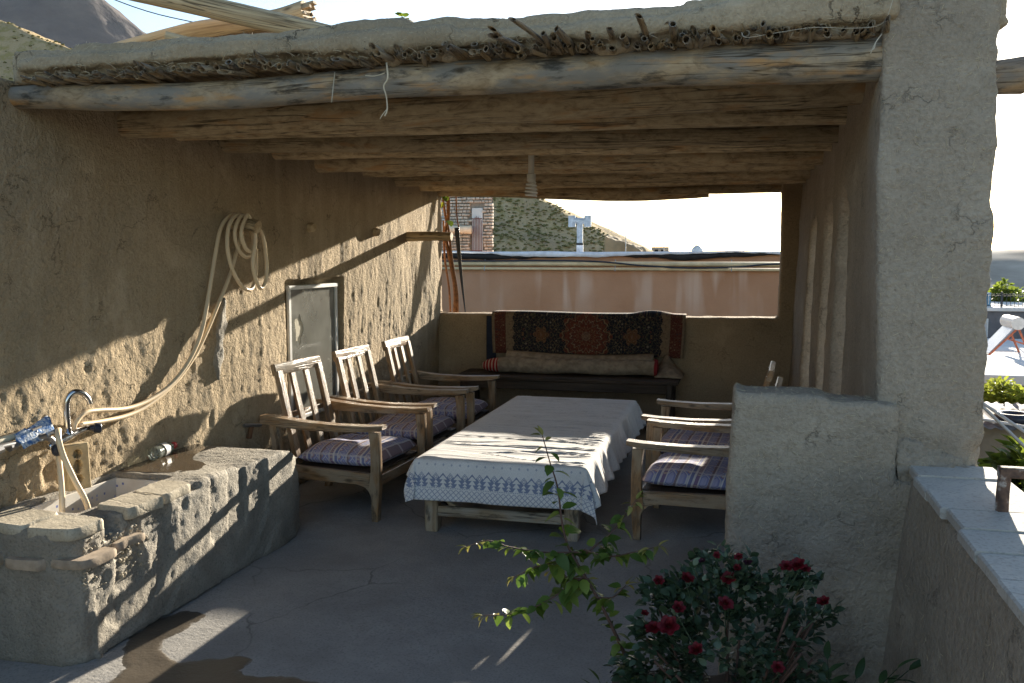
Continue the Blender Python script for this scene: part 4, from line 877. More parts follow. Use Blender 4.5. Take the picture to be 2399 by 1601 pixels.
# ================================================================ bench and carpets at the back
bn = thing('bench', 'dark wooden bench against the rear wall under the carpets', 'bench', (-1.65, 8.8, 0))
def bp(mb, name): return kid(mb.obj(name, m_bench, None, smooth=30), bn)
for i in range(4): bp(MB().box((-2.76, 8.50 + i * .14, .49), (-.56, 8.50 + i * .14 + .132, .525)), 'seat_plank')
for x_ in (-2.68, -.64):
    for y_ in (8.55, 8.99): bp(MB().bar((x_, y_, 0), (x_, y_, .49), .06, .06), 'leg')
bp(MB().bar((-2.65, 8.53, .445), (-.67, 8.53, .445), .03, .085), 'apron'); bp(MB().bar((-2.65, 8.55, .14), (-.67, 8.55, .14), .035, .045), 'stretcher')
def persian(name):
    m = Mat(name, .95, .08); u, v, _ = m.sep(m.co('gr'))                  # u: -1..1 across, v: 0..1 down
    au = m.ma('ABSOLUTE', u); cv = m.ma('ABSOLUTE', m.ma('SUBTRACT', v, .52)); p = m.comb(m.ma('MULTIPLY', au, 2.4), m.ma('MULTIPLY', cv, 1.0), 0)
    def flowers(vec, sc, rnd_, pal):
        d = m.vor(vec, sc, rand=rnd_); c_ = m.sep(m.vor(vec, sc, out='Color', rand=rnd_))[0]
        return m.ramp(d, [(0, 1), (.09, .15), (.14, 1), (.24, .0), (.29, .75), (.33, 0)], 'CONSTANT'), m.ramp(c_, pal, 'CONSTANT')
    f1, p1 = flowers(p, 11, .85, [(0, (.24, .18, .11)), (.28, (.17, .05, .03)), (.5, (.09, .09, .045)), (.66, (.22, .12, .05)), (.85, (.27, .22, .16))])
    f2, p2 = flowers(m.mix(1., p, (.37, .21, 0), 'ADD'), 24, 1., [(0, (.22, .17, .10)), (.35, (.14, .04, .03)), (.6, (.08, .09, .05)), (.8, (.20, .13, .06))])
    vine = m.vor(m.mix(.06, p, m.noise(p, 9, 2, out='Color'), 'ADD'), 12, 'DISTANCE_TO_EDGE'); vn_ = m.ramp(vine, [(.0, .85), (.03, .5), (.045, 0)])
    def dress(base, vc, k=.9):
        q = m.mix(vn_, base, vc); q = m.mix(m.ma('MULTIPLY', f2, k * .8), q, p2); return m.mix(m.ma('MULTIPLY', f1, k), q, p1)
    field = dress((.014, .016, .026), (.16, .13, .07))
    mx = u; my = m.ma('MULTIPLY', m.ma('SUBTRACT', v, .52), .42)
    r = m.ma('SQRT', m.ma('ADD', m.ma('MULTIPLY', mx, mx), m.ma('MULTIPLY', my, my))); th = m.ma('ARCTAN2', my, mx)
    def med(cx, rad, amp, n, base):
        x_ = m.ma('SUBTRACT', au, cx) if cx else u; rr = m.ma('SQRT', m.ma('ADD', m.ma('MULTIPLY', x_, x_), m.ma('MULTIPLY', my, my))); t_ = m.ma('ARCTAN2', my, x_)
        rel = m.ma('DIVIDE', rr, m.ma('ADD', rad, m.ma('MULTIPLY', m.ma('COSINE', m.ma('MULTIPLY', t_, float(n))), amp)))
        pet = m.ma('MULTIPLY', m.ma('ADD', m.ma('COSINE', m.ma('MULTIPLY', t_, float(n) * 2)), 1.), .06); rr2 = m.ma('ADD', rel, pet)
        rc = m.ramp(rr2, [(0, (.26, .20, .14)), (.07, (.12, .03, .02)), (.15, (.28, .23, .17)), (.20, base), (.36, (.20, .12, .06)), (.40, base), (.58, (.10, .035, .03)), (.64, (.24, .18, .12)), (.68, base), (.90, (.05, .03, .03)), (.95, (.24, .16, .09)), (1., base)], 'CONSTANT')
        return m.ma('LESS_THAN', rel, 1.), m.mix(m.ma('MULTIPLY', f2, .8), m.mix(m.ma('MULTIPLY', vn_, .6), rc, (.22, .13, .07)), p2)
    k1, c1 = med(0, .25, .028, 10, (.125, .032, .022)); k2, c2 = med(.47, .075, .014, 6, (.13, .055, .025))
    col = m.mix(k1, m.mix(k2, field, c2), c1)
    bv = m.comb(m.ma('MULTIPLY', au, 2.0), m.ma('MULTIPLY', v, 1.0), 3.); g1, gp = flowers(bv, 15, .6, [(0, (.24, .17, .10)), (.4, (.20, .11, .06)), (.7, (.05, .05, .05))])
    bord = m.mix(g1, m.mix(m.ramp(m.vor(bv, 15, 'DISTANCE_TO_EDGE', rand=.6), [(0, .8), (.04, 0)]), (.095, .025, .02), (.20, .14, .08)), gp)
    scal = m.ma('ADD', .755, m.ma('MULTIPLY', m.ma('PINGPONG', m.ma('MULTIPLY', v, 4.), .5), .05))
    col = m.mix(m.ma('GREATER_THAN', au, scal), col, m.mix(m.ma('MULTIPLY', g1, .6), (.21, .15, .095), (.07, .03, .025)))
    col = m.mix(m.ma('GREATER_THAN', au, .845), col, bord); col = m.mix(m.ma('MAXIMUM', m.ma('COMPARE', au, .845, .006), m.ma('COMPARE', au, .985, .015)), col, (.20, .15, .10))
    col = m.mix(m.ramp(m.noise(m.co('Object'), 45, 4), [(.4, .3), (.65, 0)]), col, (.03, .025, .022))
    return m.set(col, normal=m.bump(m.noise(m.co('Object'), 220, 2), .4, .003))
def hung(u, v):     # over the wall top and down its face
    L = 1.98; x = -2.515 + L * u + .02 * math.sin(v * 4) * (u - .5); d = v * .62
    wob = .006 * math.sin(u * 17) + .010 * float(fbm(np.array([[u * 4, v * 2, 9.]]), 1., 2)[0])
    top = 1.112 + .004 * math.sin(u * 9) - .008 * u
    if d < .20: return (x, 9.27 - d, top + .012 + (.03 * max(0, math.sin((u - .72) * 14)) * math.exp(-((d - .1) / .08) ** 2) if u > .72 else 0))
    e = d - .20; return (x, 9.068 - .018 * (1 - math.exp(-e / .02)) - .04 * e + wob, top + .008 - e)
hc = MB(); n_u, n_v = 70, 34
hc.sheet(hung, n_u, n_v, .009); hc.g = [(g_[0] * 2 - 1, max(0, (g_[1] * .62 - .2) / .42), 0) for g_ in hc.g]
hc.obj('hanging_carpet', persian('persian_carpet'), smooth=True, label='dark red and navy floral carpet hung over the rear wall', cat='carpet')
m_back = Mat('carpet_back', .95, .05); g = m_back.co(); b_ = m_back.ramp(m_back.noise(g, 16, 3), [(.35, (.20, .16, .12)), (.65, (.33, .27, .205))]); m_back.set(m_back.mix(m_back.ramp(m_back.vor(g, 18), [(.15, .25), (.3, 0)]), b_, (.20, .10, .07)), normal=m_back.bump(m_back.noise(g, 200, 2), .5, .003))
m_redend = Mat('red_striped_weave', .95, .05); g = m_redend.co(); sx_ = m_redend.ma('FRACT', m_redend.ma('MULTIPLY', m_redend.sep(g)[0], 28.)); m_redend.set(m_redend.ramp(sx_, [(0, (.26, .025, .025)), (.62, (.40, .30, .24))], 'CONSTANT'))
rl = thing('rolled_carpet', 'rolled-up beige carpet with red ends lying on the bench', 'carpet', (-1.6, 8.78, .527))
def rollpath(x0, x1, n=12): return [(x0 + (x1 - x0) * i / n, 8.80 + .012 * math.sin(i * .9), .605 + .012 * i / n + .006 * math.sin(i * 1.3)) for i in range(n + 1)]
kid(MB().ring(rollpath(-2.38, -.80), [.078 + .004 * math.sin(i) for i in range(13)], 20, sx=1.15, lump=.06).obj('roll', m_back.m, None, smooth=50), rl)
kid(MB().ring([(-2.545, 8.80, .590), (-2.50, 8.80, .596), (-2.44, 8.80, .602), (-2.37, 8.80, .605)], [.035, .058, .070, .075], 18, sx=1.12).obj('roll_end', m_redend.m, None, smooth=50), rl)
kid(MB().ring([(-.805, 8.812, .617), (-.775, 8.812, .617)], [.086, .080], 20, sx=1.15).obj('roll_end', plain('red_weave', (.24, .02, .025), .95), None, smooth=50), rl)
def flap(u, v):
    x = -2.32 + 1.5 * u; return (x, 8.93 - .10 * v, .685 + .055 * (1 - v) - .03 * math.sin(u * 3.1) + .012 * math.sin(v * 3))
kid(MB().sheet(flap, 30, 6, .008).obj('loose_edge', m_back.m, None, smooth=True), rl)
def fold(u, v):
    x = -.80 + .27 * u + .0 * v; h = .19 * (1 - abs(u - .38) / .62) if u > .38 else .19 * (u / .38) ** .7
    return (x, 9.02 - .30 * v - .03 * u, .530 + h * (1 - v) ** .8 + .012 * math.sin(u * 7 + v * 5) * (1 - v) + .004)
MB().sheet(fold, 18, 14, .010).obj('folded_carpet', m_back.m, smooth=True, label='folded beige carpet corner at the right end of the bench', cat='carpet')
m_navy = plain('navy_felt', (.02, .026, .045), .95)
def mt(u, v): return (-2.585 + .10 * u, 9.072 - .012 * v, 1.085 - .50 * v)
MB().sheet(mt, 4, 12, .014).obj('navy_mat', m_navy, smooth=True, label='dark navy mat edge hanging left of the carpet', cat='mat')

# ================================================================ bulb
bl = thing('light_bulb', 'unlit white spiral energy-saving bulb hanging from a beam', 'lamp', (-1.40, 6.02, 2.33))
m_bw = plain('white_plastic', (.62, .60, .54), .4, .06); m_tube = plain('white_glass_tube', (.72, .71, .68), .25, .04)
kid(MB().ring([(-1.40, 6.02, 2.40), (-1.40, 6.02, 2.265), (-1.40, 6.02, 2.262)], [.021, .021, .016], 12)  .obj('socket', m_bw, None, smooth=40), bl)
kid(MB().ring([(-1.40, 6.02, 2.265), (-1.40, 6.02, 2.26), (-1.40, 6.02, 2.215), (-1.40, 6.02, 2.205)], [.022, .030, .030, .018], 14).obj('ballast', m_bw, None, smooth=40), bl)
hx = [(-1.40 + (.027 + .011 * math.sin(min(1, t / 24) * math.pi * .7)) * math.cos(t), 6.02 + (.027 + .011 * math.sin(min(1, t / 24) * math.pi * .7)) * math.sin(t), 2.204 - .0037 * t) for t in np.arange(0, 25.5, .35)]
kid(MB().ring(hx, .0075, 7).obj('spiral_tube', m_tube, None, smooth=True), bl)
# ================================================================ logs on the roof
lg = dict(mat=m_log, name='roof_log', parent=None, seg=18, lump=.05)
def tagl(o, lab): return tag(o, lab, 'log', 'bare logs lying on the roof')
tagl(beam([(-3.7, 4.2, 3.245), (-3.2, 4.2, 3.112), (-2.85, 4.2, 3.02), (-2.5, 4.2, 2.925), (-2.13, 4.2, 2.828), (-1.85, 4.2, 2.752)], [.060, .056, .054, .053, .050, .046], **lg), 'thick bare log slanting down from the upper left onto the roof')
lb_ = beam([(-3.5, 4.5, 2.85), (-3.2, 4.5, 2.90), (-2.95, 4.5, 2.937), (-2.7, 4.5, 2.955), (-2.45, 4.5, 2.965), (-2.275, 4.5, 2.995)], [.048, .05, .052, .05, .056, .062], **lg); tagl(lb_, 'bare log with split end crossing under the slanting log')
for i in range(9):
    a = i * .7; kid_ = MB().bar((-2.31, 4.5 + .045 * math.cos(a), 2.985 + .04 * math.sin(a)), (-2.245 + random.uniform(-.02, .03), 4.5 + .05 * math.cos(a), 2.998 + .045 * math.sin(a)), .022, .016).obj('splinter', m_beamgrey, lb_)
tagl(beam([(-3.4, 4.85, 2.80), (-3.0, 4.85, 2.90), (-2.75, 4.83, 2.945), (-2.45, 4.8, 3.0)], [.032, .034, .036, .036], **lg), 'thin yellow log farthest back on the roof')
tagl(beam([(-2.62, 4.0, 2.745), (-2.75, 3.95, 2.775)], [.020, .022], mat=m_log, name='roof_log', parent=None, seg=10), 'short stub of branch poking over the roof edge')
MB().ring(spline([(-3.9, 4.3, 3.33), (-3.3, 4.45, 3.08), (-2.92, 4.53, 2.98)], 6), .003, 5).obj('wire', m_knob, smooth=True, label='thin dark wire running down to the roof logs', cat='wire')

# ================================================================ leaves
def leafmat(name, base, pale, trans=.25, rough=.5):
    m = Mat(name, rough, .4); r = m.rnd(); n = m.noise(m.co('gr'), 30, 3); f = m.ma('ADD', m.ma('MULTIPLY', r, .7), m.ma('MULTIPLY', n, .3))
    c = m.ramp(f, [(.15, tuple(x * .65 for x in base)), (.5, base), (.9, pale)])
    t = m.n.new('ShaderNodeBsdfTranslucent'); m.l.new(c, t.inputs[0]); mx = m.n.new('ShaderNodeMixShader'); mx.inputs[0].default_value = trans
    m.put(m.b.inputs['Base Color'], c); m.l.new(m.b.outputs[0], mx.inputs[1]); m.l.new(t.outputs[0], mx.inputs[2]); m.l.new(mx.outputs[0], m.n['Material Output'].inputs[0]); return m.m
def leaf_vf(w_=.5, fold=.18, curl=.25, n=5, serr=0.):
    """leaf of unit length along +x, rising from the origin"""
    V = [(0, 0, 0)]; F = []
    for i in range(1, n):
        t = i / n; wd = w_ * .5 * math.sin(math.pi * t ** .8) ** .8 * (1 + serr * (i % 2)); z = -curl * t * t
        V += [(t, wd, z + fold * wd), (t, 0, z), (t, -wd, z + fold * wd)]
    V.append((1, 0, -curl))
    F += [(0, 2, 1), (0, 3, 2)]
    for i in range(n - 2):
        a = 1 + 3 * i; F += [(a, a + 1, a + 4, a + 3), (a + 1, a + 2, a + 5, a + 4)]
    a = 1 + 3 * (n - 2); e = len(V) - 1; F += [(a, a + 1, e), (a + 1, a + 2, e)]
    return V, F
def leaf_mesh(name, mat, **k):
    mb = MB(); mb.add(*leaf_vf(**k)); me = mb.mesh(name, True); me.materials.append(mat); return me
def orient(d, roll=0.):
    d = Vector(d).normalized(); q = d.to_track_quat('X', 'Z'); return q @ Matrix.Rotation(roll, 3, 'X').to_quaternion()
def put_leaf(me, p, d, size, parent, roll=0., name='leaf'):
    o = bpy.data.objects.new(name, me); o.location = p; o.rotation_mode = 'QUATERNION'; o.rotation_quaternion = orient(d, roll); o.scale = (size,) * 3; return link(o, parent)
def scatter(mb, vf, pts, dirs, sizes, rolls):
    V0, F0 = vf; V0 = [Vector(v) for v in V0]
    for p, d, s, r in zip(pts, dirs, sizes, rolls):
        q = orient(d, r); g = random.random() * 9; mb.add([Vector(p) + q @ (v * s) for v in V0], F0, [(g, g, g)] * len(V0))

# ================================================================ young tree in the foreground
m_leaf = leafmat('apricot_leaf', (.095, .165, .028), (.24, .30, .05), .4); m_young = leafmat('young_leaf', (.22, .22, .05), (.34, .28, .08), .35); m_twig = plain('twig_bark', (.10, .055, .04), .7, .3, 40)
sap = thing('sapling', 'young green apricot sapling leaning across the foreground', 'sapling', (-.24, 2.72, .30))
lm = [leaf_mesh('leaf', m_leaf, w_=.62, fold=.25, curl=c_, serr=.12, n=7) for c_ in (.15, .3, .5)]; ym = leaf_mesh('leaf', m_young, w_=.36, fold=.3, curl=.4)
STEM = [(-.235, 2.70, .05), (-.25, 2.71, .25), (-.309, 2.75, .392), (-.365, 2.75, .515), (-.422, 2.75, .624), (-.472, 2.75, .705), (-.515, 2.75, .78), (-.536, 2.75, .856), (-.551, 2.75, .969), (-.577, 2.75, 1.052), (-.601, 2.75, 1.135)]
BR = [[(-.472, 2.75, .765), (-.593, 2.72, .766), (-.694, 2.70, .78), (-.767, 2.69, .799), (-.834, 2.68, .776)], [(-.486, 2.75, .739), (-.607, 2.76, .707), (-.701, 2.77, .656)],
      [(-.458, 2.75, .692), (-.578, 2.71, .609), (-.679, 2.68, .57), (-.775, 2.66, .563)], [(-.465, 2.75, .774), (-.382, 2.72, .769), (-.30, 2.70, .797), (-.226, 2.69, .824)],
      [(-.458, 2.75, .763), (-.383, 2.79, .826), (-.329, 2.81, .90), (-.309, 2.82, .929)], [(-.422, 2.75, .621), (-.367, 2.73, .636), (-.326, 2.72, .683)], [(-.45, 2.75, .68), (-.52, 2.80, .66), (-.59, 2.83, .665)]]
sp_ = spline(STEM, 5); kid(MB().ring(sp_, list(np.linspace(.0075, .0016, len(sp_))), 7).obj('stem', m_twig, None, smooth=True), sap)
nl = 0
def leaves_on(path, step, t0, size, parent, tipyoung=True, spread=1.):
    global nl
    path = spline(path, 10); L = [0]
    for a, b in zip(path, path[1:]): L.append(L[-1] + (b - a).length)
    s = t0; side = 1
    while s < L[-1]:
        i = max(k for k in range(len(L)) if L[k] <= s); i = min(i, len(path) - 2); p = path[i].lerp(path[i + 1], (s - L[i]) / max(1e-6, L[i + 1] - L[i])); d = (path[i + 1] - path[i]).normalized()
        az = random.uniform(0, 6.28); v = Vector((math.cos(az), math.sin(az), random.uniform(-.9, .25))); v = (v * spread + d * .35).normalized()
        sz = size * random.uniform(.7, 1.25) * (1 - .45 * s / L[-1]); me = random.choice(lm) if s < L[-1] * .86 else ym
        o = put_leaf(me, p + v * .006, v, sz, None, random.uniform(-.6, .6)); kid(o, parent); nl += 1
        s += step * random.uniform(.6, 1.3)
    if tipyoung:
        for _ in range(3): o = put_leaf(ym, path[-1], ((path[-1] - path[-3]).normalized() + Vector(rng.normal(size=3)) * .5), size * .6, None); kid(o, parent)
for b in BR:
    sp_ = spline(b, 5); kid(MB().ring(sp_, list(np.linspace(.0030, .0012, len(sp_))), 6).obj('twig', m_twig, None, smooth=True), sap); leaves_on(b, .0105, .015, .062, sap)
leaves_on(STEM[2:6], .0085, .0, .048, sap, False); leaves_on(STEM[5:7], .007, 0, .056, sap, False); leaves_on(STEM[6:], .020, .0, .066, sap)

# ================================================================ rose bush
m_rl = leafmat('rose_leaf', (.055, .090, .045), (.135, .17, .10), .15, .36)
m_rose = plain('red_petal', (.10, .0015, .005), .6, .5, 60); m_rosedark = plain('wilted_petal', (.045, .008, .02), .8)
bush = thing('rose_bush', 'dense dark green rose bush with red roses before the short wall', 'bush', (-.02, 2.72, .28))
RO = [(-.131, .781, 1.0), (-.016, .792, 1.0), (-.023, .718, 1.0), (-.154, .692, .9), (-.181, .635, 1.35), (-.225, .624, 1.1), (-.102, .572, 1.0), (.169, .846, 1.15), (.14, .841, .9), (.241, .748, .9), (-.05, .857, .55), (.01, .857, .6), (-.212, .767, .8), (-.25, .666, .55), (.125, .546, .8), (.007, .825, .55), (.19, .838, .7), (.035, .842, .8), (-.09, .835, .6)]
pts = []; cl_c = [Vector((x_, 2.60, z_ - .055)) for x_, z_, _s in RO]
while len(cl_c) < 66:
    p = rng.uniform(-1, 1, 3)
    if .25 < p @ p < 1.05: cl_c.append(Vector((-.02 + p[0] * .275, 2.64 + p[1] * .24, .50 + p[2] * .29 + .05 * p[0] * (p[2] > 0))))
for c_ in cl_c:
    rad = random.uniform(.040, .085)
    for _ in range(int(66 * rad / .07)):
        v = Vector(rng.normal(size=3)).normalized() * rad * random.uniform(.35, 1.1); q = c_ + Vector((v.x, v.y, v.z * .8))
        if q.y < 3.22: pts.append(q)
pts.sort(key=lambda q: (q - Vector((0, 0, 1.7))).length - .55 * q.z)
ctr = Vector((-.015, 2.64, .42)); vf = leaf_vf(.68, .2, .25, 5)
rlm = [leaf_mesh('leaf', m_rl, w_=.70, fold=.2, curl=c_, n=5) for c_ in (.1, .3)]
dirs = [((q - ctr).normalized() + Vector(rng.normal(size=3)) * .55 + Vector((0, 0, -.1))) for q in pts]; sizes = [random.uniform(.018, .038) for _ in pts]
for q, d, s in list(zip(pts, dirs, sizes))[:280]: kid(put_leaf(random.choice(rlm), q, d, s, None, random.uniform(-.8, .8)), bush)
mb = MB(); scatter(mb, vf, pts[280:], dirs[280:], sizes[280:], [random.uniform(-.8, .8) for _ in pts[280:]]); kid(mb.obj('foliage', m_rl, None, smooth=True, kind='stuff'), bush)
for i in range(16):
    a = random.uniform(0, 6.28); e = Vector((-.015 + .24 * math.cos(a), 2.64 + .2 * math.sin(a), random.uniform(.5, .75)))
    kid(MB().ring(spline([(-.02 + random.uniform(-.08, .08), 2.68 + random.uniform(-.06, .06), .15), (-.015 + .10 * math.cos(a), 2.64 + .09 * math.sin(a), .38), tuple(e)], 5), [.006] * 5 + [.004] * 6, 6).obj('cane', m_twig, None, smooth=True), bush)
def rose_mesh(name, mat, seed, op=1.):
    rd = random.Random(seed); mb = MB()
    for ringi, (cnt, r0, tilt, sz) in enumerate(((3, .002, .15, .017), (4, .005, .45, .021), (5, .008, .85 * op, .025), (6, .009, 1.25 * op, .027))):
        for k in range(cnt):
            az = 6.283 * k / cnt + ringi * .7 + rd.uniform(-.2, .2); tl = tilt + rd.uniform(-.12, .12)
            def pt(u, v):
                w = (u - .5) * sz * 1.25 * math.sin(math.pi * (.25 + .6 * v)); h = v * sz; c = .35 * sz * ((u - .5) * 2) ** 2
                out = r0 + h * math.sin(tl) - c * math.cos(tl) * .7 + .25 * h * v * math.sin(tl); up = h * math.cos(tl) * (1 - .15 * v) + c * .1 + rd.uniform(-.0012, .0012)
                return (out * math.cos(az) - w * math.sin(az), out * math.sin(az) + w * math.cos(az), up)
            mb.sheet(pt, 4, 4)
    me = mb.mesh(name, True); me.materials.append(mat); return me
rm = [rose_mesh('rose', m_rose, i, .8 + .12 * i) for i in range(3)]; rdk = rose_mesh('rose', m_rosedark, 5, .5)
for i, (x_, z_, s_) in enumerate(RO):
    dark = i in (17, 18); y_ = 2.55; cen = Vector((x_, y_, z_)); fw = .80 if z_ < .75 else .93
    k = .93 if (z_ < .74 and abs(x_) < .2) else 1.0
    cen = Vector((0, 0, 1.7)) + (cen - Vector((0, 0, 1.7))) * k
    o = bpy.data.objects.new('rose', rdk if dark else rm[i % 3]); o.location = cen; o.rotation_mode = 'QUATERNION'
    d = (Vector((0, 0, 1.7)) - cen).normalized() * .8 + Vector((random.uniform(-.4, .4), random.uniform(-.3, .3), .7)); o.rotation_quaternion = d.normalized().to_track_quat('Z', 'Y'); o.scale = (s_ * .56,) * 3; link(o); kid(o, bush)
    kid(MB().ring(spline([cen + Vector((0, 0, .002)), cen + Vector((0, .01, -.03)), cen.lerp(ctr, .35) + Vector((0, .02, -.04))], 4), .0016, 5).obj('flower_stalk', m_rl, None, smooth=True), bush)
# lower leafy plants
m_fern = leafmat('peony_leaf', (.035, .075, .022), (.06, .115, .035), .15, .45); m_mari = leafmat('marigold_leaf', (.06, .10, .02), (.16, .17, .03), .3)
def tuft(name, label, loc, n, L, mat, w_, h, spread=1., m_leaflets=5):
    t = thing(name, label, 'plant', loc); me = leaf_mesh('leaf', mat, w_=w_, fold=.25, curl=.35, n=6); stem = MB()
    for i in range(n):
        a = 6.283 * i / n + random.uniform(-.3, .3); el = random.uniform(.35, 1.15); ln = h * random.uniform(.75, 1.1)
        tip = Vector((math.cos(a) * math.cos(el) * spread, math.sin(a) * math.cos(el) * spread, math.sin(el))) * ln; mid = tip * .55 + Vector((0, 0, ln * .12)); path = spline([Vector((0, 0, 0)), mid, tip], 5)
        stem.ring(path, list(np.linspace(.003, .0012, len(path))), 5)
        for k in range(m_leaflets):
            p = path[-1] if k == 0 else path[max(2, len(path) - 2 - k)]; sd = (-1) ** k; d = (path[-1] - path[-3]).normalized() + Vector((-math.sin(a), math.cos(a), -.1)) * (0 if k == 0 else .9 * sd)
            put_leaf(me, p, d, L * random.uniform(.8, 1.15), t, random.uniform(-.4, .4))
    stem.obj('stems', mat, t, smooth=True); return t
tuft('peony_plant', 'dark leafy plant low in the corner beside the rose bush', (.30, 2.76, .14), 24, .085, m_fern, .28, .36, 1., 7)
tuft('marigold_plant', 'small feathery bright green plant left of the rose bush', (-.27, 2.50, .16), 14, .05, m_mari, .30, .30, 1., 7)
bed = mudmesh('planting_bed', (-.42, 2.1, 0), (.52, 3.28, .17), .03, lambda x, y, z: z < 9, plain('dark_soil', (.06, .045, .032), 1.), lambda v: fbm(v, 9, 3) * .02, 2, kind='structure', label='low soil bed of the rose bush')

# ================================================================ vine, strap and sprig at the openings
m_vine = plain('vine_bark', (.20, .095, .045), .85, .45, 30); m_vl = leafmat('vine_leaf', (.14, .20, .02), (.34, .34, .03), .5)
vine = thing('grape_vine', 'reddish-brown vine stems climbing the outer corner of the rear opening', 'vine', (-3.05, 9.45, 1.1))
for pth, r in (([(-3.10, 9.50, .9), (-3.06, 9.48, 1.3), (-3.11, 9.47, 1.65), (-3.17, 9.47, 1.95), (-3.14, 9.48, 2.15), (-3.16, 9.50, 2.7)], .022), ([(-3.05, 9.50, .9), (-3.04, 9.48, 1.3), (-3.10, 9.47, 1.7), (-3.13, 9.46, 2.0), (-3.18, 9.48, 2.2), (-3.24, 9.50, 2.7)], .014), ([(-3.12, 9.52, .9), (-3.14, 9.50, 1.35), (-3.19, 9.50, 1.7), (-3.2, 9.5, 2.1)], .012), ([(-3.02, 9.5, 1.98), (-3.05, 9.5, 2.2), (-3.06, 9.5, 2.7)], .008)):
    p_ = spline(pth, 5); kid(MB().ring(p_, r, 8, lump=.18).obj('stem', m_vine, None, smooth=True), vine)
vlm = leaf_mesh('leaf', m_vl, w_=.95, fold=.15, curl=.3, serr=.25, n=7)
for p in [(-3.20, 9.42, 2.33), (-3.17, 9.43, 2.37), (-3.22, 9.40, 2.30), (-3.13, 9.44, 2.10), (-3.25, 9.42, 2.36), (-3.14, 9.42, 2.39)]: kid(put_leaf(vlm, p, Vector((random.uniform(-1, 1), -.5, random.uniform(-.8, .2))), random.uniform(.07, .10), None), vine)
def strap(u, v): w_ = .028 * (1 - .75 * v); return (-3.035 + .095 * v + w_ * (u - .5) * 2, 9.46 - .02 * math.sin(v * 3), 2.02 - .93 * v)
MB().sheet(strap, 3, 16, .004).obj('hanging_strap', m_knob, smooth=True, label='dark tapering strap hanging at the left of the rear opening', cat='strap')
sprig = thing('roof_sprig', 'tiny yellow-green sprig growing on the roof edge', 'plant', (-1.36, 3.52, 2.60))
MB().ring([(0, 0, -.02), (.01, 0, .04), (0, 0, .085)], .002, 5).obj('stem', m_vl, sprig, smooth=True)
for i in range(9): put_leaf(vlm, (random.uniform(-.02, .02), 0, random.uniform(.02, .09)), Vector((random.uniform(-1, 1), random.uniform(-1, .2), random.uniform(-.3, .8))), .028, sprig)

# ================================================================ rusty rail on the parapet
m_rust = Mat('rusty_pipe', .8, .3); g = m_rust.co(); m_rust.set(m_rust.ramp(m_rust.noise(g, 28, 5), [(.38, (.07, .045, .035)), (.55, (.14, .085, .06)), (.66, (.42, .38, .34))]), normal=m_rust.bump(m_rust.noise(g, 60, 4), .6, .006))
rail = thing('pipe_rail', 'rusty square-cornered pipe rail standing on the parapet tiles', 'rail', (.735, 2.775, .975))
kid(MB().ring([(.735, 2.775, .975), (.735, 2.775, 1.03), (.738, 2.775, 1.085)], .0175, 14, lump=.04).obj('post', m_rust.m, None, smooth=50), rail)
kid(MB().bar((.722, 2.775, 1.092), (1.6, 2.80, 1.085), .034, .030).obj('cross_bar', m_rust.m, None, smooth=40), rail)

# ================================================================ the neighbour's orange house
oh = thing('orange_house', 'terracotta-plastered neighbouring house behind the rear opening', 'house', (-3.2, 16, -4.5))
m_or = Mat('terracotta_plaster', .95, .1); g = m_or.co(); x_, y_, z_ = m_or.sep(g)
c0 = m_or.ramp(m_or.noise(g, 1.1, 5), [(.3, (.40, .215, .125)), (.7, (.49, .29, .185))])
stv = m_or.noise(m_or.map(g, (3.0, 1, .35)), 1.1, 3, .45, .3); stm = m_or.ma('MULTIPLY', m_or.ramp(stv, [(.47, 0), (.58, 1)]), m_or.ramp(m_or.noise(m_or.map(g, (1.6, 1, .9)), .9, 2), [(.40, 0), (.60, 1)]))
below = m_or.ramp(m_or.ma('MULTIPLY', m_or.ma('SUBTRACT', 1.52, z_), 1.), [(0, 0), (.02, 1), (.45, .8), (.85, .1)])
m_or.set(m_or.mix(m_or.ma('MULTIPLY', m_or.ma('MULTIPLY', stm, below), .75), c0, (.62, .47, .38)), normal=m_or.bump(m_or.noise(g, 25, 4), .3, .01))
def ok_(mb, name, mat, sm=None): return kid(mb.obj(name, mat, None, smooth=sm), oh)
ok_(MB().box((-9.5, 14, -4.5), (3.2, 20, 1.735), ch=.002), 'wall', m_or.m)
m_memb = plain('silver_roof_sheet', (.72, .76, .84), .35, .2, 6); m_tar = plain('black_tar', (.018, .017, .018), .6, .4, 9)
def strip(y, z1, lo, var, mat, name, seed, th=.006, gapf=None):
    def f(u, v):
        x = -9.5 + 12.7 * u; d = lo + var * float(fbm(np.array([[x * .9, seed, 0.]]), 1., 5, .6)[0]); tz = z1 + .012 * float(fbm(np.array([[x * 1.3, seed + 3, 0.]]), 1., 3)[0])
        return (x, y, tz - max(.004, d) * v)
    ok_(MB().sheet(f, 220, 2, th), name, mat, True)
strip(13.972, 1.765, .058, .050, m_tar, 'tar_strip', 4, .028); strip(13.958, 1.787, .046, .034, m_memb, 'roof_sheet_edge', 9, .034)
ok_(MB().box((-9.5, 13.97, 1.74), (3.2, 20, 1.775), ch=.01), 'roof_sheet', m_memb)
m_crpipe = plain('yellowed_pipe', (.64, .53, .34), .6, .2, 5)
for z, r in ((1.592, .034), (1.512, .022)): ok_(MB().ring([(-9.5, 13.93, z + .006), (-3, 13.93, z + .003), (3.2, 13.93, z - .004)], r, 12), 'pipe', m_crpipe, True)
cb = spline([(-9, 13.88, 1.63), (-4.2, 13.88, 1.635), (-3.2, 13.88, 1.645), (-2.2, 13.88, 1.63), (-1.5, 13.88, 1.57), (-.8, 13.88, 1.535), (-.1, 13.88, 1.55), (.7, 13.88, 1.60), (3, 13.88, 1.6)], 8); ok_(MB().ring(cb, .013, 7), 'cable', m_knob, True)
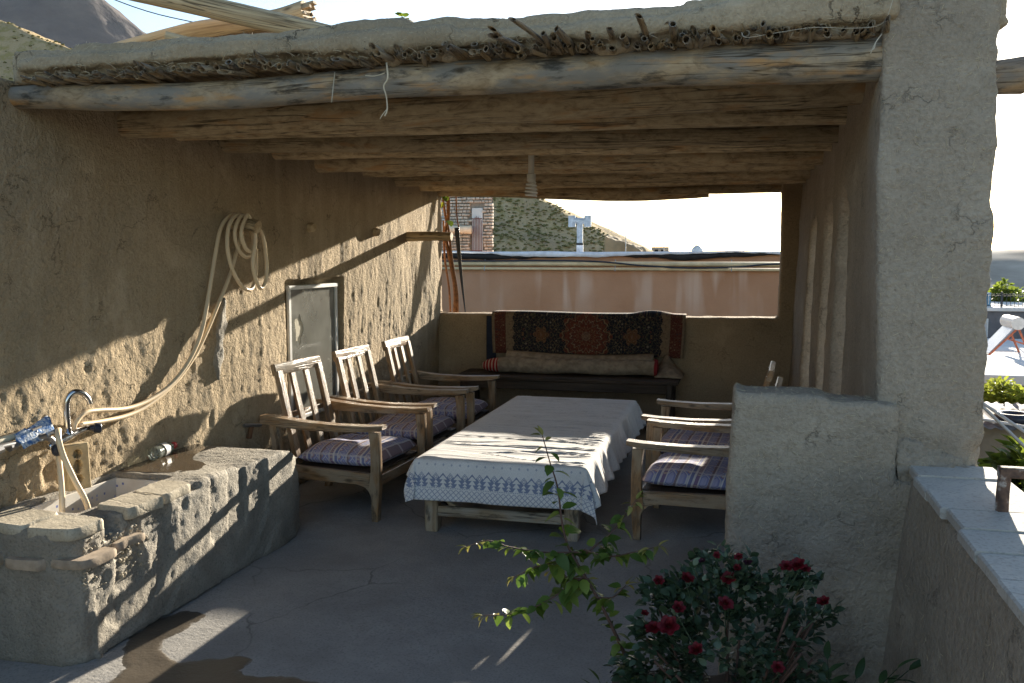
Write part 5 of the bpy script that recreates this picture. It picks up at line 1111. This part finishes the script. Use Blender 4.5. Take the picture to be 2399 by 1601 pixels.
for xx in (-4.0, -1.9, -.15): ok_(MB().bar((xx, 13.95, 1.66), (xx, 13.91, 1.48), .02, .012), 'pipe_clip', m_steel)
chn = thing('flue_pipe', 'galvanised chimney pipe with an H-shaped cowl on the orange house roof', 'chimney', (-2.66, 15.2, 1.77))
m_galv = plain('galvanised_sheet', (.40, .45, .50), .45, .25, 14)
def ck_(mb, name, mat=m_galv): return kid(mb.obj(name, mat, None, smooth=40), chn)
ck_(MB().ring([(-2.68, 15.2, 1.76), (-2.685, 15.2, 2.30)], .052, 14), 'flue'); ck_(MB().ring([(-2.68, 15.2, 1.76), (-2.68, 15.2, 1.90)], .058, 14), 'painted_foot', plain('white_paint', (.6, .6, .62), .6)); ck_(MB().ring([(-2.682, 15.2, 1.90), (-2.682, 15.2, 1.935)], .060, 14), 'tar_band', m_tar)
ck_(MB().ring([(-2.82, 15.2, 2.315), (-2.55, 15.2, 2.305)], .05, 12), 'cross_pipe')
for xx in (-2.82, -2.55): ck_(MB().ring([(xx, 15.2, 2.21), (xx, 15.2, 2.40)], .062, 14), 'cowl_pipe')
# small things on far roofs
for i, (xx, h, lab) in enumerate(((-1.95, .30, 'thin antenna mast right of the chimney pipe'), (-1.30, .20, 'short thin rod on the orange house roof'), (.02, .18, 'small pole at the right end of the orange roof'))):
    t = thing('antenna_mast', lab, 'antenna', (xx, 15.6, 1.77)); MB().ring([(0, 0, 0), (0, 0, h)], .008, 6).obj('mast', m_steel, t); MB().bar((-.05, 0, h - .02), (.05, 0, h - .02), .012, .012).obj('cross_arm', m_steel, t)
vt = thing('roof_vent', 'small white roof ventilator with a wire top', 'vent', (-.75, 15.8, 1.77)); MB().ring([(0, 0, 0), (0, 0, .05), (0, 0, .10), (0, 0, .13)], [.10, .10, .07, .02], 12).obj('cap', m_white, vt, smooth=50); MB().ring([(-.02, 0, .12), (0, 0, .26)], .010, 6).obj('rod', m_white, vt)

# stone house above it
sh = thing('stone_house', 'rough stone-faced house with a barred window left of the hill', 'house', (-9, 24, -4.5))
m_stone = plain('pale_stone', (.44, .39, .32), .9, .4, 5); m_mort = plain('grey_mortar', (.24, .21, .17), .95)
def sk(mb, name, mat, sm=None): return kid(mb.obj(name, mat, None, smooth=sm), sh)
hb = MB(); fp = [(-14, 22.0), (-6.10, 22.0), (-8.6, 29), (-14, 29)]; hb.add([(x, y, z) for z in (-4.5, 5.2) for x, y in fp], [(3, 2, 1, 0), (4, 5, 6, 7)] + [(k, (k + 1) % 4, 4 + (k + 1) % 4, 4 + k) for k in range(4)]); sk(hb, 'wall', m_mort)
mb = MB(); zz = 1.2; row = 0
while zz < 4.0:
    hh = .078 * random.uniform(.85, 1.15); xx = -8.6
    while xx < -6.12:
        ww = random.uniform(.055, .125)
        if not (-6.68 < xx + ww / 2 < -6.33 and 1.6 < zz < 2.98): mb.box((xx, 21.93 - random.uniform(0, .05), zz), (min(xx + ww, -6.085), 22.01, zz + hh * random.uniform(.65, .8)), ch=.22)
        xx += ww + random.uniform(.010, .022)
    zz += hh
sk(mb, 'stone_courses', m_stone, None).__setitem__('kind', 'stuff')
m_pane = Mat('pale_window', .2, .5).set((.45, .47, .48)); m_bar = plain('dark_red_bars', (.13, .055, .05), .7)
wn_ = sk(MB().box((-6.64, 21.95, 1.75), (-6.36, 21.99, 2.93)), 'window', m_pane.m if hasattr(m_pane, 'm') else m_pane)
for i in range(7):
    xx = -6.62 + i * .04; o = MB().ring([(xx, 21.90, 1.7), (xx, 21.90, 2.62 + .10 * math.sin(i / 6 * math.pi))], .008, 6).obj('bar', m_bar, None); kid(o, sh); o.parent = wn_; o.matrix_parent_inverse = Matrix.Translation(-Vector(sh.location)); o.location = Vector(sh.location)
    o.matrix_parent_inverse = Matrix.Identity(4); o.location = (0, 0, 0)
for z in (1.86, 2.66): o = MB().bar((-6.64, 21.90, z), (-6.36, 21.90, z), .012, .02).obj('bar', m_bar, None); o.parent = wn_
w2 = sk(MB().box((-7.75, 21.93, 2.30), (-7.36, 21.97, 2.95)), 'window', m_pane.m if hasattr(m_pane, 'm') else m_pane)
sk(MB().ring([(-7.6, 21.7, 2.42), (-6.58, 21.7, 2.38)], [.085, .105], 14), 'flue_pipe', m_cream, True)

# ================================================================ hill, mountains, ground
def grid(name, x0, x1, nx, y0, y1, ny, zf, mat, **k):
    X, Y = np.meshgrid(np.linspace(x0, x1, nx + 1), np.linspace(y0, y1, ny + 1), indexing='ij'); Z = zf(X, Y)
    P = np.stack([X.ravel(), Y.ravel(), Z.ravel()], 1); I = np.arange((nx + 1) * (ny + 1)).reshape(nx + 1, ny + 1)
    Q = np.stack([I[:-1, :-1], I[1:, :-1], I[1:, 1:], I[:-1, 1:]], -1).reshape(-1, 4); return mesh_obj(name, np_mesh(name, P, Q), mat, **k)
def F3(X, Y, s, o, off=0.): return fbm(np.stack([X.ravel(), Y.ravel(), 0 * X.ravel()], 1), s, o, off=off).reshape(X.shape)
m_hill = Mat('scrub_hill', 1., .1); g = m_hill.co(); m_hill.set(m_hill.mix(m_hill.ramp(m_hill.noise(g, 1.2, 6, .65), [(.47, 0), (.60, .8)]), m_hill.ramp(m_hill.noise(g, .25, 6), [(.3, (.34, .25, .15)), (.55, (.46, .34, .19)), (.75, (.54, .41, .24))]), (.30, .24, .09)), normal=m_hill.bump(m_hill.noise(g, 5, 5), .8, .15))
def hz_(X, Y):
    gul = np.abs(F3(X + .35 * Y, Y * .25, .16, 3, 5.)) * 1.1
    r = np.interp(X, [-140, -80, -56, -51, -14, -6.7, -2, 6, 30], [44, 28, 20, 18.1, 5.75, 2.35, .2, -3, -6]); t = np.clip((Y - 30) / 30, 0, 1.6)
    s = np.where(t < 1, t * .75 + .25 * t * t, 1 - .15 * (t - 1)); return -4.2 + (r + 4.2) * s + F3(X, Y, .3, 4) * .22 + F3(X, Y, .9, 3, 2.) * .10 + (F3(X, Y, .06, 3) * .5 - gul * .2) * t - .20
hill = grid('hill', -140, 30, 260, 30, 78, 90, hz_, m_hill.m, kind='structure', label='dry scrub-covered hillside behind the houses')
def rocks(mat, pts, smin, smax, name, lab, parent, flat=.6):
    ico = [(0, 0, 1), (.9, 0, .45), (.28, .85, .45), (-.72, .53, .45), (-.72, -.53, .45), (.28, -.85, .45), (.72, .53, -.3), (-.28, .85, -.3), (-.9, 0, -.3), (-.28, -.85, -.3), (.72, -.53, -.3)]
    fc = [(0, 1, 2), (0, 2, 3), (0, 3, 4), (0, 4, 5), (0, 5, 1), (1, 6, 2), (2, 7, 3), (3, 8, 4), (4, 9, 5), (5, 10, 1), (6, 7, 2), (7, 8, 3), (8, 9, 4), (9, 10, 5), (10, 6, 1)]
    mb = MB()
    for p in pts:
        s = random.uniform(smin, smax); g_ = random.random() * 9; mb.add([Vector(p) + Vector((v[0] * s * random.uniform(.6, 1.3), v[1] * s * random.uniform(.6, 1.3), v[2] * s * flat * random.uniform(.7, 1.3))) for v in ico], fc, [(g_, g_, g_)] * 11)
    return mb.obj(name, mat, parent, smooth=None, kind='stuff', label=lab)
m_scrub = leafmat('scrub', (.11, .11, .04), (.26, .23, .08), .2, .9)
SX = np.concatenate([rng.uniform(-24, -5, 6500), rng.uniform(-70, -42, 2500)]); SY = rng.uniform(34, 61, 9000); SZ = hz_(SX, SY)
rocks(m_scrub, list(zip(SX, SY, SZ + .03)), .03, .16, 'scrub', 'low grey-green scrub dotted over the hillside', None)
m_cliff = plain('earth_cut', (.34, .25, .15), 1., .3, .8)
cl = mudmesh('earth_bank', (-7.8, 52.0, .8), (-5.6, 54, 3.1), .10, lambda x, y, z: z < 3.05 - .42 * (x + 7.8), m_cliff, lambda v: fbm(v * np.array([1, 1, .3]), .9, 4) * .18, 3, kind='structure', label='bare ochre earth bank at the foot of the hill')
fh = thing('far_house', 'tiny half-built house on the skyline behind the orange roof', 'house', (-7.0, 80, 1.3)); MB().box((-.75, 0, 0), (.75, 2, 1.28)).obj('wall', m_stone, fh)
for xx in (-.45, .1): MB().box((xx, -.02, .72), (xx + .3, .01, 1.05)).obj('window', m_black, fh)
m_mtn = Mat('bare_mountain', 1., .05); g = m_mtn.co(); m_mtn.set(m_mtn.ramp(m_mtn.noise(m_mtn.map(g, (.011, .011, .016)), 1.3, 7, .62), [(.3, (.08, .075, .08)), (.5, (.11, .10, .10)), (.72, (.16, .14, .13))]), normal=m_mtn.bump(m_mtn.noise(m_mtn.map(g, (.03, .03, .03)), 1., 6, .6), .8, 6))
def mz(peaks, rough, off):
    def f(X, Y):
        z = -30 + 0 * X
        for px, py, h, sx_, sy_ in peaks: z = np.maximum(z, h - np.hypot((X - px) / sx_, (Y - py) / sy_))
        return z + F3(X, Y, .008, 6, off) * rough
    return f
grid('mountain', -1500, -300, 200, 850, 1500, 110, mz([(-905, 1080, 405, 1.15, 1.3)], 16, 3.), m_mtn.m, kind='structure', label='steep bare grey-brown mountain at the upper left')
grid('mountain_range', -2600, -1300, 120, 1400, 2100, 60, mz([(-1830, 1700, 600, 1.6, 1.2)], 25, 9.), m_mtn.m, kind='structure', label='more distant mountain slope at the far left edge')
m_gr = Mat('dry_ground', 1., .05); g = m_gr.co(); m_gr.set(m_gr.ramp(m_gr.noise(g, .12, 6), [(.3, (.20, .17, .13)), (.7, (.32, .27, .21))]))
grid('ground', -3000, 3000, 60, -1500, 4000, 60, lambda X, Y: -4.5 + 0 * X - 8 * np.clip((np.hypot(X, Y) - 120) / 200, 0, 1) * (X > 0), m_gr.m, kind='structure', label='dry ground of the village and valley')
m_ridge = plain('far_ridge', (.40, .34, .27), 1., .5, .04)
grid('far_ridge', -50, 420, 120, 230, 620, 60, lambda X, Y: -13 + (4 + 13.0 * np.clip((X - 25) / 35, 0, 1)) * np.clip((Y - 235) / 75, 0, 1) - .012 * np.clip(X - 75, 0, 400) + F3(X, Y, .02, 6) * 2.0, m_ridge, kind='structure', label='low grey ridge across the valley')

# ================================================================ village below, right of the pillar
m_lime = plain('lime_wash', (.70, .68, .64), .9, .12, 3); m_dark = plain('grey_block_wall', (.14, .14, .145), .95, .3, 2.5); m_mudb = plain('mud_brick', (.27, .215, .15), .95, .3, 2.5)
dh = thing('grey_house', 'dark grey block house with a white roof and railing', 'house', (9, 36, -4.5))
def dk(mb, name, mat, sm=None): return kid(mb.obj(name, mat, None, smooth=sm), dh)
dk(MB().box((4, 33, -4.5), (16, 40, -.10), ch=.002), 'wall', m_dark); dk(MB().box((3.9, 32.9, -.10), (16.1, 40.1, .02), ch=.1), 'roof', m_lime)
wd = dk(MB().box((7.55, 32.93, -.98), (8.02, 32.97, -.35)), 'window', m_white); o = MB().box((7.59, 32.90, -.94), (7.98, 32.935, -.39)).obj('pane', m_pane.m if hasattr(m_pane, 'm') else m_pane, None); o.parent = wd
for i in range(5): o = MB().bar((7.63 + i * .078, 32.88, -.96), (7.63 + i * .078, 32.88, -.37), .012, .012).obj('bar', m_white, None); o.parent = wd
dk(MB().box((7.2, 32.2, -1.32), (8.4, 33, -1.27)), 'canopy', m_memb)
rl_ = thing('roof_railing', 'dark metal railing along the grey house roof', 'railing', (8.5, 33.2, .02)); m_ir = plain('dark_iron', (.05, .052, .06), .6)
for z in (.05, .38, .44): MB().bar((-1.5, 0, z), (4, 0, z), .025, .02).obj('rail', m_ir, rl_)
for i in range(46): MB().bar((-1.45 + i * .12, 0, .0), (-1.45 + i * .12, 0, .44), .014, .014).obj('baluster', m_ir, rl_)
for i in range(5): MB().bar((-1.1 + i * 1.05, 0, .0), (-1.1 + i * 1.05, 0, .52), .05, .05).obj('post', m_ir, rl_)
cl_ = thing('air_cooler', 'blue box air cooler standing on the grey house roof', 'cooler', (8.02, 34.2, .02)); MB().box((-.3, -.25, .0), (.3, .25, .46)).obj('case', plain('blue_paint', (.12, .28, .42), .5), cl_)
for i in range(6): MB().bar((-.22 + i * .088, -.26, .06), (-.22 + i * .088, -.26, .40), .03, .02).obj('grille_slat', m_white, cl_)
tw = thing('chimney_block', 'tan chimney block with a cap on the grey house', 'chimney', (8.35, 36.2, .02)); MB().box((-.22, -.2, 0), (.22, .2, .85)).obj('stack', m_mudb, tw); MB().box((-.32, -.3, .85), (.42, .3, .90)).obj('cap', m_lime, tw)
mh = thing('low_house', 'low flat-roofed house carrying the solar water heater', 'house', (8, 28, -4.5))
kid(MB().box((4, 26, -4.5), (14, 31.5, -1.02), ch=.002).obj('wall', m_dark, None), mh); kid(MB().box((3.9, 25.9, -1.02), (14.1, 31.6, -.90), ch=.1).obj('roof', m_lime, None), mh); kid(MB().box((6.95, 25.93, -1.9), (7.5, 25.99, -1.25)).obj('window', m_black, None), mh)
for xx in (6.3, 7.62): kid(MB().ring([(xx, 25.85, -1.9), (xx + .4, 25.85, -1.1)], .03, 6).obj('drain_pipe', m_ir, None), mh)
so_ = thing('solar_heater', 'solar water heater with white tank and red frame', 'water heater', (6.9, 26.6, -.90))
m_redp = plain('red_oxide_paint', (.42, .13, .07), .6); m_tubes = Mat('vacuum_tubes', .25, .5); g = m_tubes.co(); m_tubes.set(m_tubes.ramp(m_tubes.ma('FRACT', m_tubes.ma('MULTIPLY', m_tubes.sep(g)[1], 14.)), [(0, (.25, .28, .33)), (.5, (.62, .64, .68))]))
MB().ring([(.16, -.55, .86), (.16, .55, .86)], .17, 18).obj('tank', m_white, so_, smooth=40)
p_ = MB(); p_.add([(-.50, -.5, .06), (-.50, .5, .06), (.12, .5, .80), (.12, -.5, .80), (-.46, -.5, .03), (-.46, .5, .03), (.16, .5, .77), (.16, -.5, .77)], [(0, 3, 2, 1), (4, 5, 6, 7), (0, 1, 5, 4), (1, 2, 6, 5), (2, 3, 7, 6), (3, 0, 4, 7)]); p_.obj('tube_panel', m_tubes.m, so_)
for yy in (-.5, .5):
    MB().bar((-.5, yy, .0), (.16, yy, .72), .04, .05).obj('frame_bar', m_redp, so_); MB().bar((.5, yy, .0), (.18, yy, .74), .04, .05).obj('frame_bar', m_redp, so_); MB().bar((.10, yy, .4), (.4, yy, .3), .03, .04).obj('frame_bar', m_redp, so_)
wl = thing('mud_brick_house', 'mud-brick house with a bright flat roof below the pillar', 'house', (6, 22, -4.5))
kid(MB().box((3, 21, -4.5), (12, 25, -1.02), ch=.002).obj('wall', m_mudb, None), wl); kid(MB().box((2.9, 20.9, -1.02), (12.1, 25.1, -.80), ch=.1).obj('roof', m_lime, None), wl)
# corrugated roof with a tyre on it
sd_ = thing('shed', 'low shed with a rusty corrugated roof and a tyre on top', 'shed', (4.6, 16, -4.5))
kid(MB().box((2.6, 15.4, -4.5), (7.4, 17, -.97), ch=.002).obj('wall', m_mudb, None), sd_)
m_corr = plain('galvanised_roofing', (.17, .17, .175), .85, .4, 4)
def cor(u, v): x = 2.4 + 5.2 * u; return (x, 15.2 + 1.9 * v, -.95 + .018 * math.sin(x * 2 * math.pi / .16) + .12 * v)
kid(MB().sheet(cor, 200, 4, .01).obj('corrugated_roof', m_corr, None, smooth=True), sd_)
ty = thing('old_tyre', 'old black tyre lying on the corrugated roof', 'tyre', (4.18, 15.4, -.85)); MB().ring([(.22 * math.cos(a), .22 * math.sin(a), .05) for a in np.linspace(0, 2 * math.pi, 33)], .075, 10, caps=False).obj('rubber_ring', m_knob, ty, smooth=True)
bx = thing('tin_drum', 'rusty tin drum below the shed roof', 'drum', (3.0, 10.6, -1.9)); MB().ring([(0, 0, -2.6), (0, 0, .0), (0, 0, .35), (0, 0, .36)], [.20, .20, .20, .18], 14).obj('drum_body', m_rust.m, bx, smooth=40)
# trees
m_t1 = leafmat('mulberry_leaf', (.18, .23, .03), (.36, .38, .06), .6); m_bark = plain('tree_bark', (.12, .085, .06), .9)
def tree(name, label, base, h, crown, n, size, mat, seed):
    rd = np.random.default_rng(seed); t = thing(name, label, 'tree', base); tr_ = MB(); pts = []; dirs = []
    cx, cy, cz, rx, ry, rz_ = crown
    tr_.ring(spline([(0, 0, 0), (.05, .03, h * .5), (cx * .6, cy * .6, cz - rz_ * .4)], 5), list(np.linspace(.11, .05, 11)), 8, lump=.1)
    cl = []
    for i in range(16):
        d = rd.normal(size=3); d /= np.linalg.norm(d); d[2] = abs(d[2]) * .9 - .25; c_ = np.array([cx, cy, cz]) + d * np.array([rx, ry, rz_]) * rd.uniform(.45, .85); cl.append(c_)
        tr_.ring(spline([(cx * .5, cy * .5, cz - rz_ * .7), tuple((np.array([cx, cy, cz]) * .5 + c_ * .5) + rd.normal(size=3) * .05), tuple(c_)], 4), list(np.linspace(.035, .008, 9)), 6)
    for i in range(n):
        c_ = cl[rd.integers(16)]; d = rd.normal(size=3); d /= np.linalg.norm(d); r = rd.uniform(.3, 1.) ** .5 * min(rx, rz_) * .48; pts.append(c_ + d * r); dirs.append(d + np.array([0, 0, -.3]))
    tr_.obj('trunk', m_bark, t, smooth=True); mb = MB(); scatter(mb, leaf_vf(.7, .2, .3, 4), pts, dirs, [random.uniform(.7, 1.3) * size for _ in pts], [random.uniform(-1, 1) for _ in pts]); mb.obj('crown', mat, t, smooth=True); return t
tree('mulberry_tree', 'bushy green tree before the mud-brick house', (4.75, 18.5, -4.5), 2.5, (0, 0, 3.35, .80, .8, .62), 2600, .10, m_t1, 3)
tree('fig_tree', 'sunlit yellow-green tree just below the parapet', (2.85, 9.0, -4.5), 2.8, (0, 0, 3.85, .75, .55, .85), 2400, .14, m_t1, 5)
tree('poplar_tree', 'small dark green tree behind the roof railing', (9.8, 38, -4.5), 3.5, (0, 0, 4.6, .7, .7, .75), 900, .16, m_t1, 12)
tree('vine_tree', 'grape-green foliage beside the old tyre', (3.75, 13.0, -4.5), 2.6, (0, 0, 3.05, .6, .5, .42), 1300, .12, m_t1, 21)
tree('fig_tree', 'leafy green treetop behind the rusty rail', (2.05, 6.1, -4.5), 2.8, (0, 0, 3.85, .52, .35, .62), 1500, .11, m_t1, 8)
# overhead cables
m_cab = plain('grey_cable', (.40, .40, .41), .5, .1)
for i, (a, b, r, lab, mt_) in enumerate((((1.75, 7.0, .62), (3.3, 7.6, -.4), .012, 'upper pale cable slanting down past the pillar', m_cab), ((1.75, 7.0, .58), (3.2, 7.4, -.75), .012, 'lower pale cable of the pair slanting down past the pillar', m_cab), ((1.8, 7.2, .50), (3.4, 7.4, .28), .012, 'thick pale cable running out level beside the pillar', m_cab), ((1.55, 6.2, -.05), (3.2, 6.8, .35), .006, 'thin dark cable rising to the right over the treetop', m_knob), ((1.5, 6.0, -.12), (3.2, 6.6, .1), .006, 'lowest thin dark cable over the treetop', m_knob))):
    a = Vector(a); b = Vector(b); mid = a.lerp(b, .5) + Vector((0, 0, -.03)); a2 = a + (a - b) * .6
    MB().ring(spline([a2, a, mid, b, b + (b - a)], 6), r, 6).obj('overhead_cable', mt_, smooth=True, label=lab, cat='cable', group='cables beside the pillar')

# ================================================================ the air over the valley
hz = MB(); hz.box((-2900, -60, -16), (1400, 2300, 640), ch=.0001)
mh_ = bpy.data.materials.new('valley_haze'); mh_.use_nodes = True; nt = mh_.node_tree; nt.nodes.clear()
ov = nt.nodes.new('ShaderNodeOutputMaterial'); pv = nt.nodes.new('ShaderNodeVolumePrincipled'); pv.inputs['Color'].default_value = (.80, .86, .95, 1); pv.inputs['Density'].default_value = .00002; pv.inputs['Anisotropy'].default_value = .2
nt.links.new(pv.outputs[0], ov.inputs['Volume'])
hz.obj('haze', mh_, smooth=None, kind='stuff', label='thin pale haze in the air over the valley')
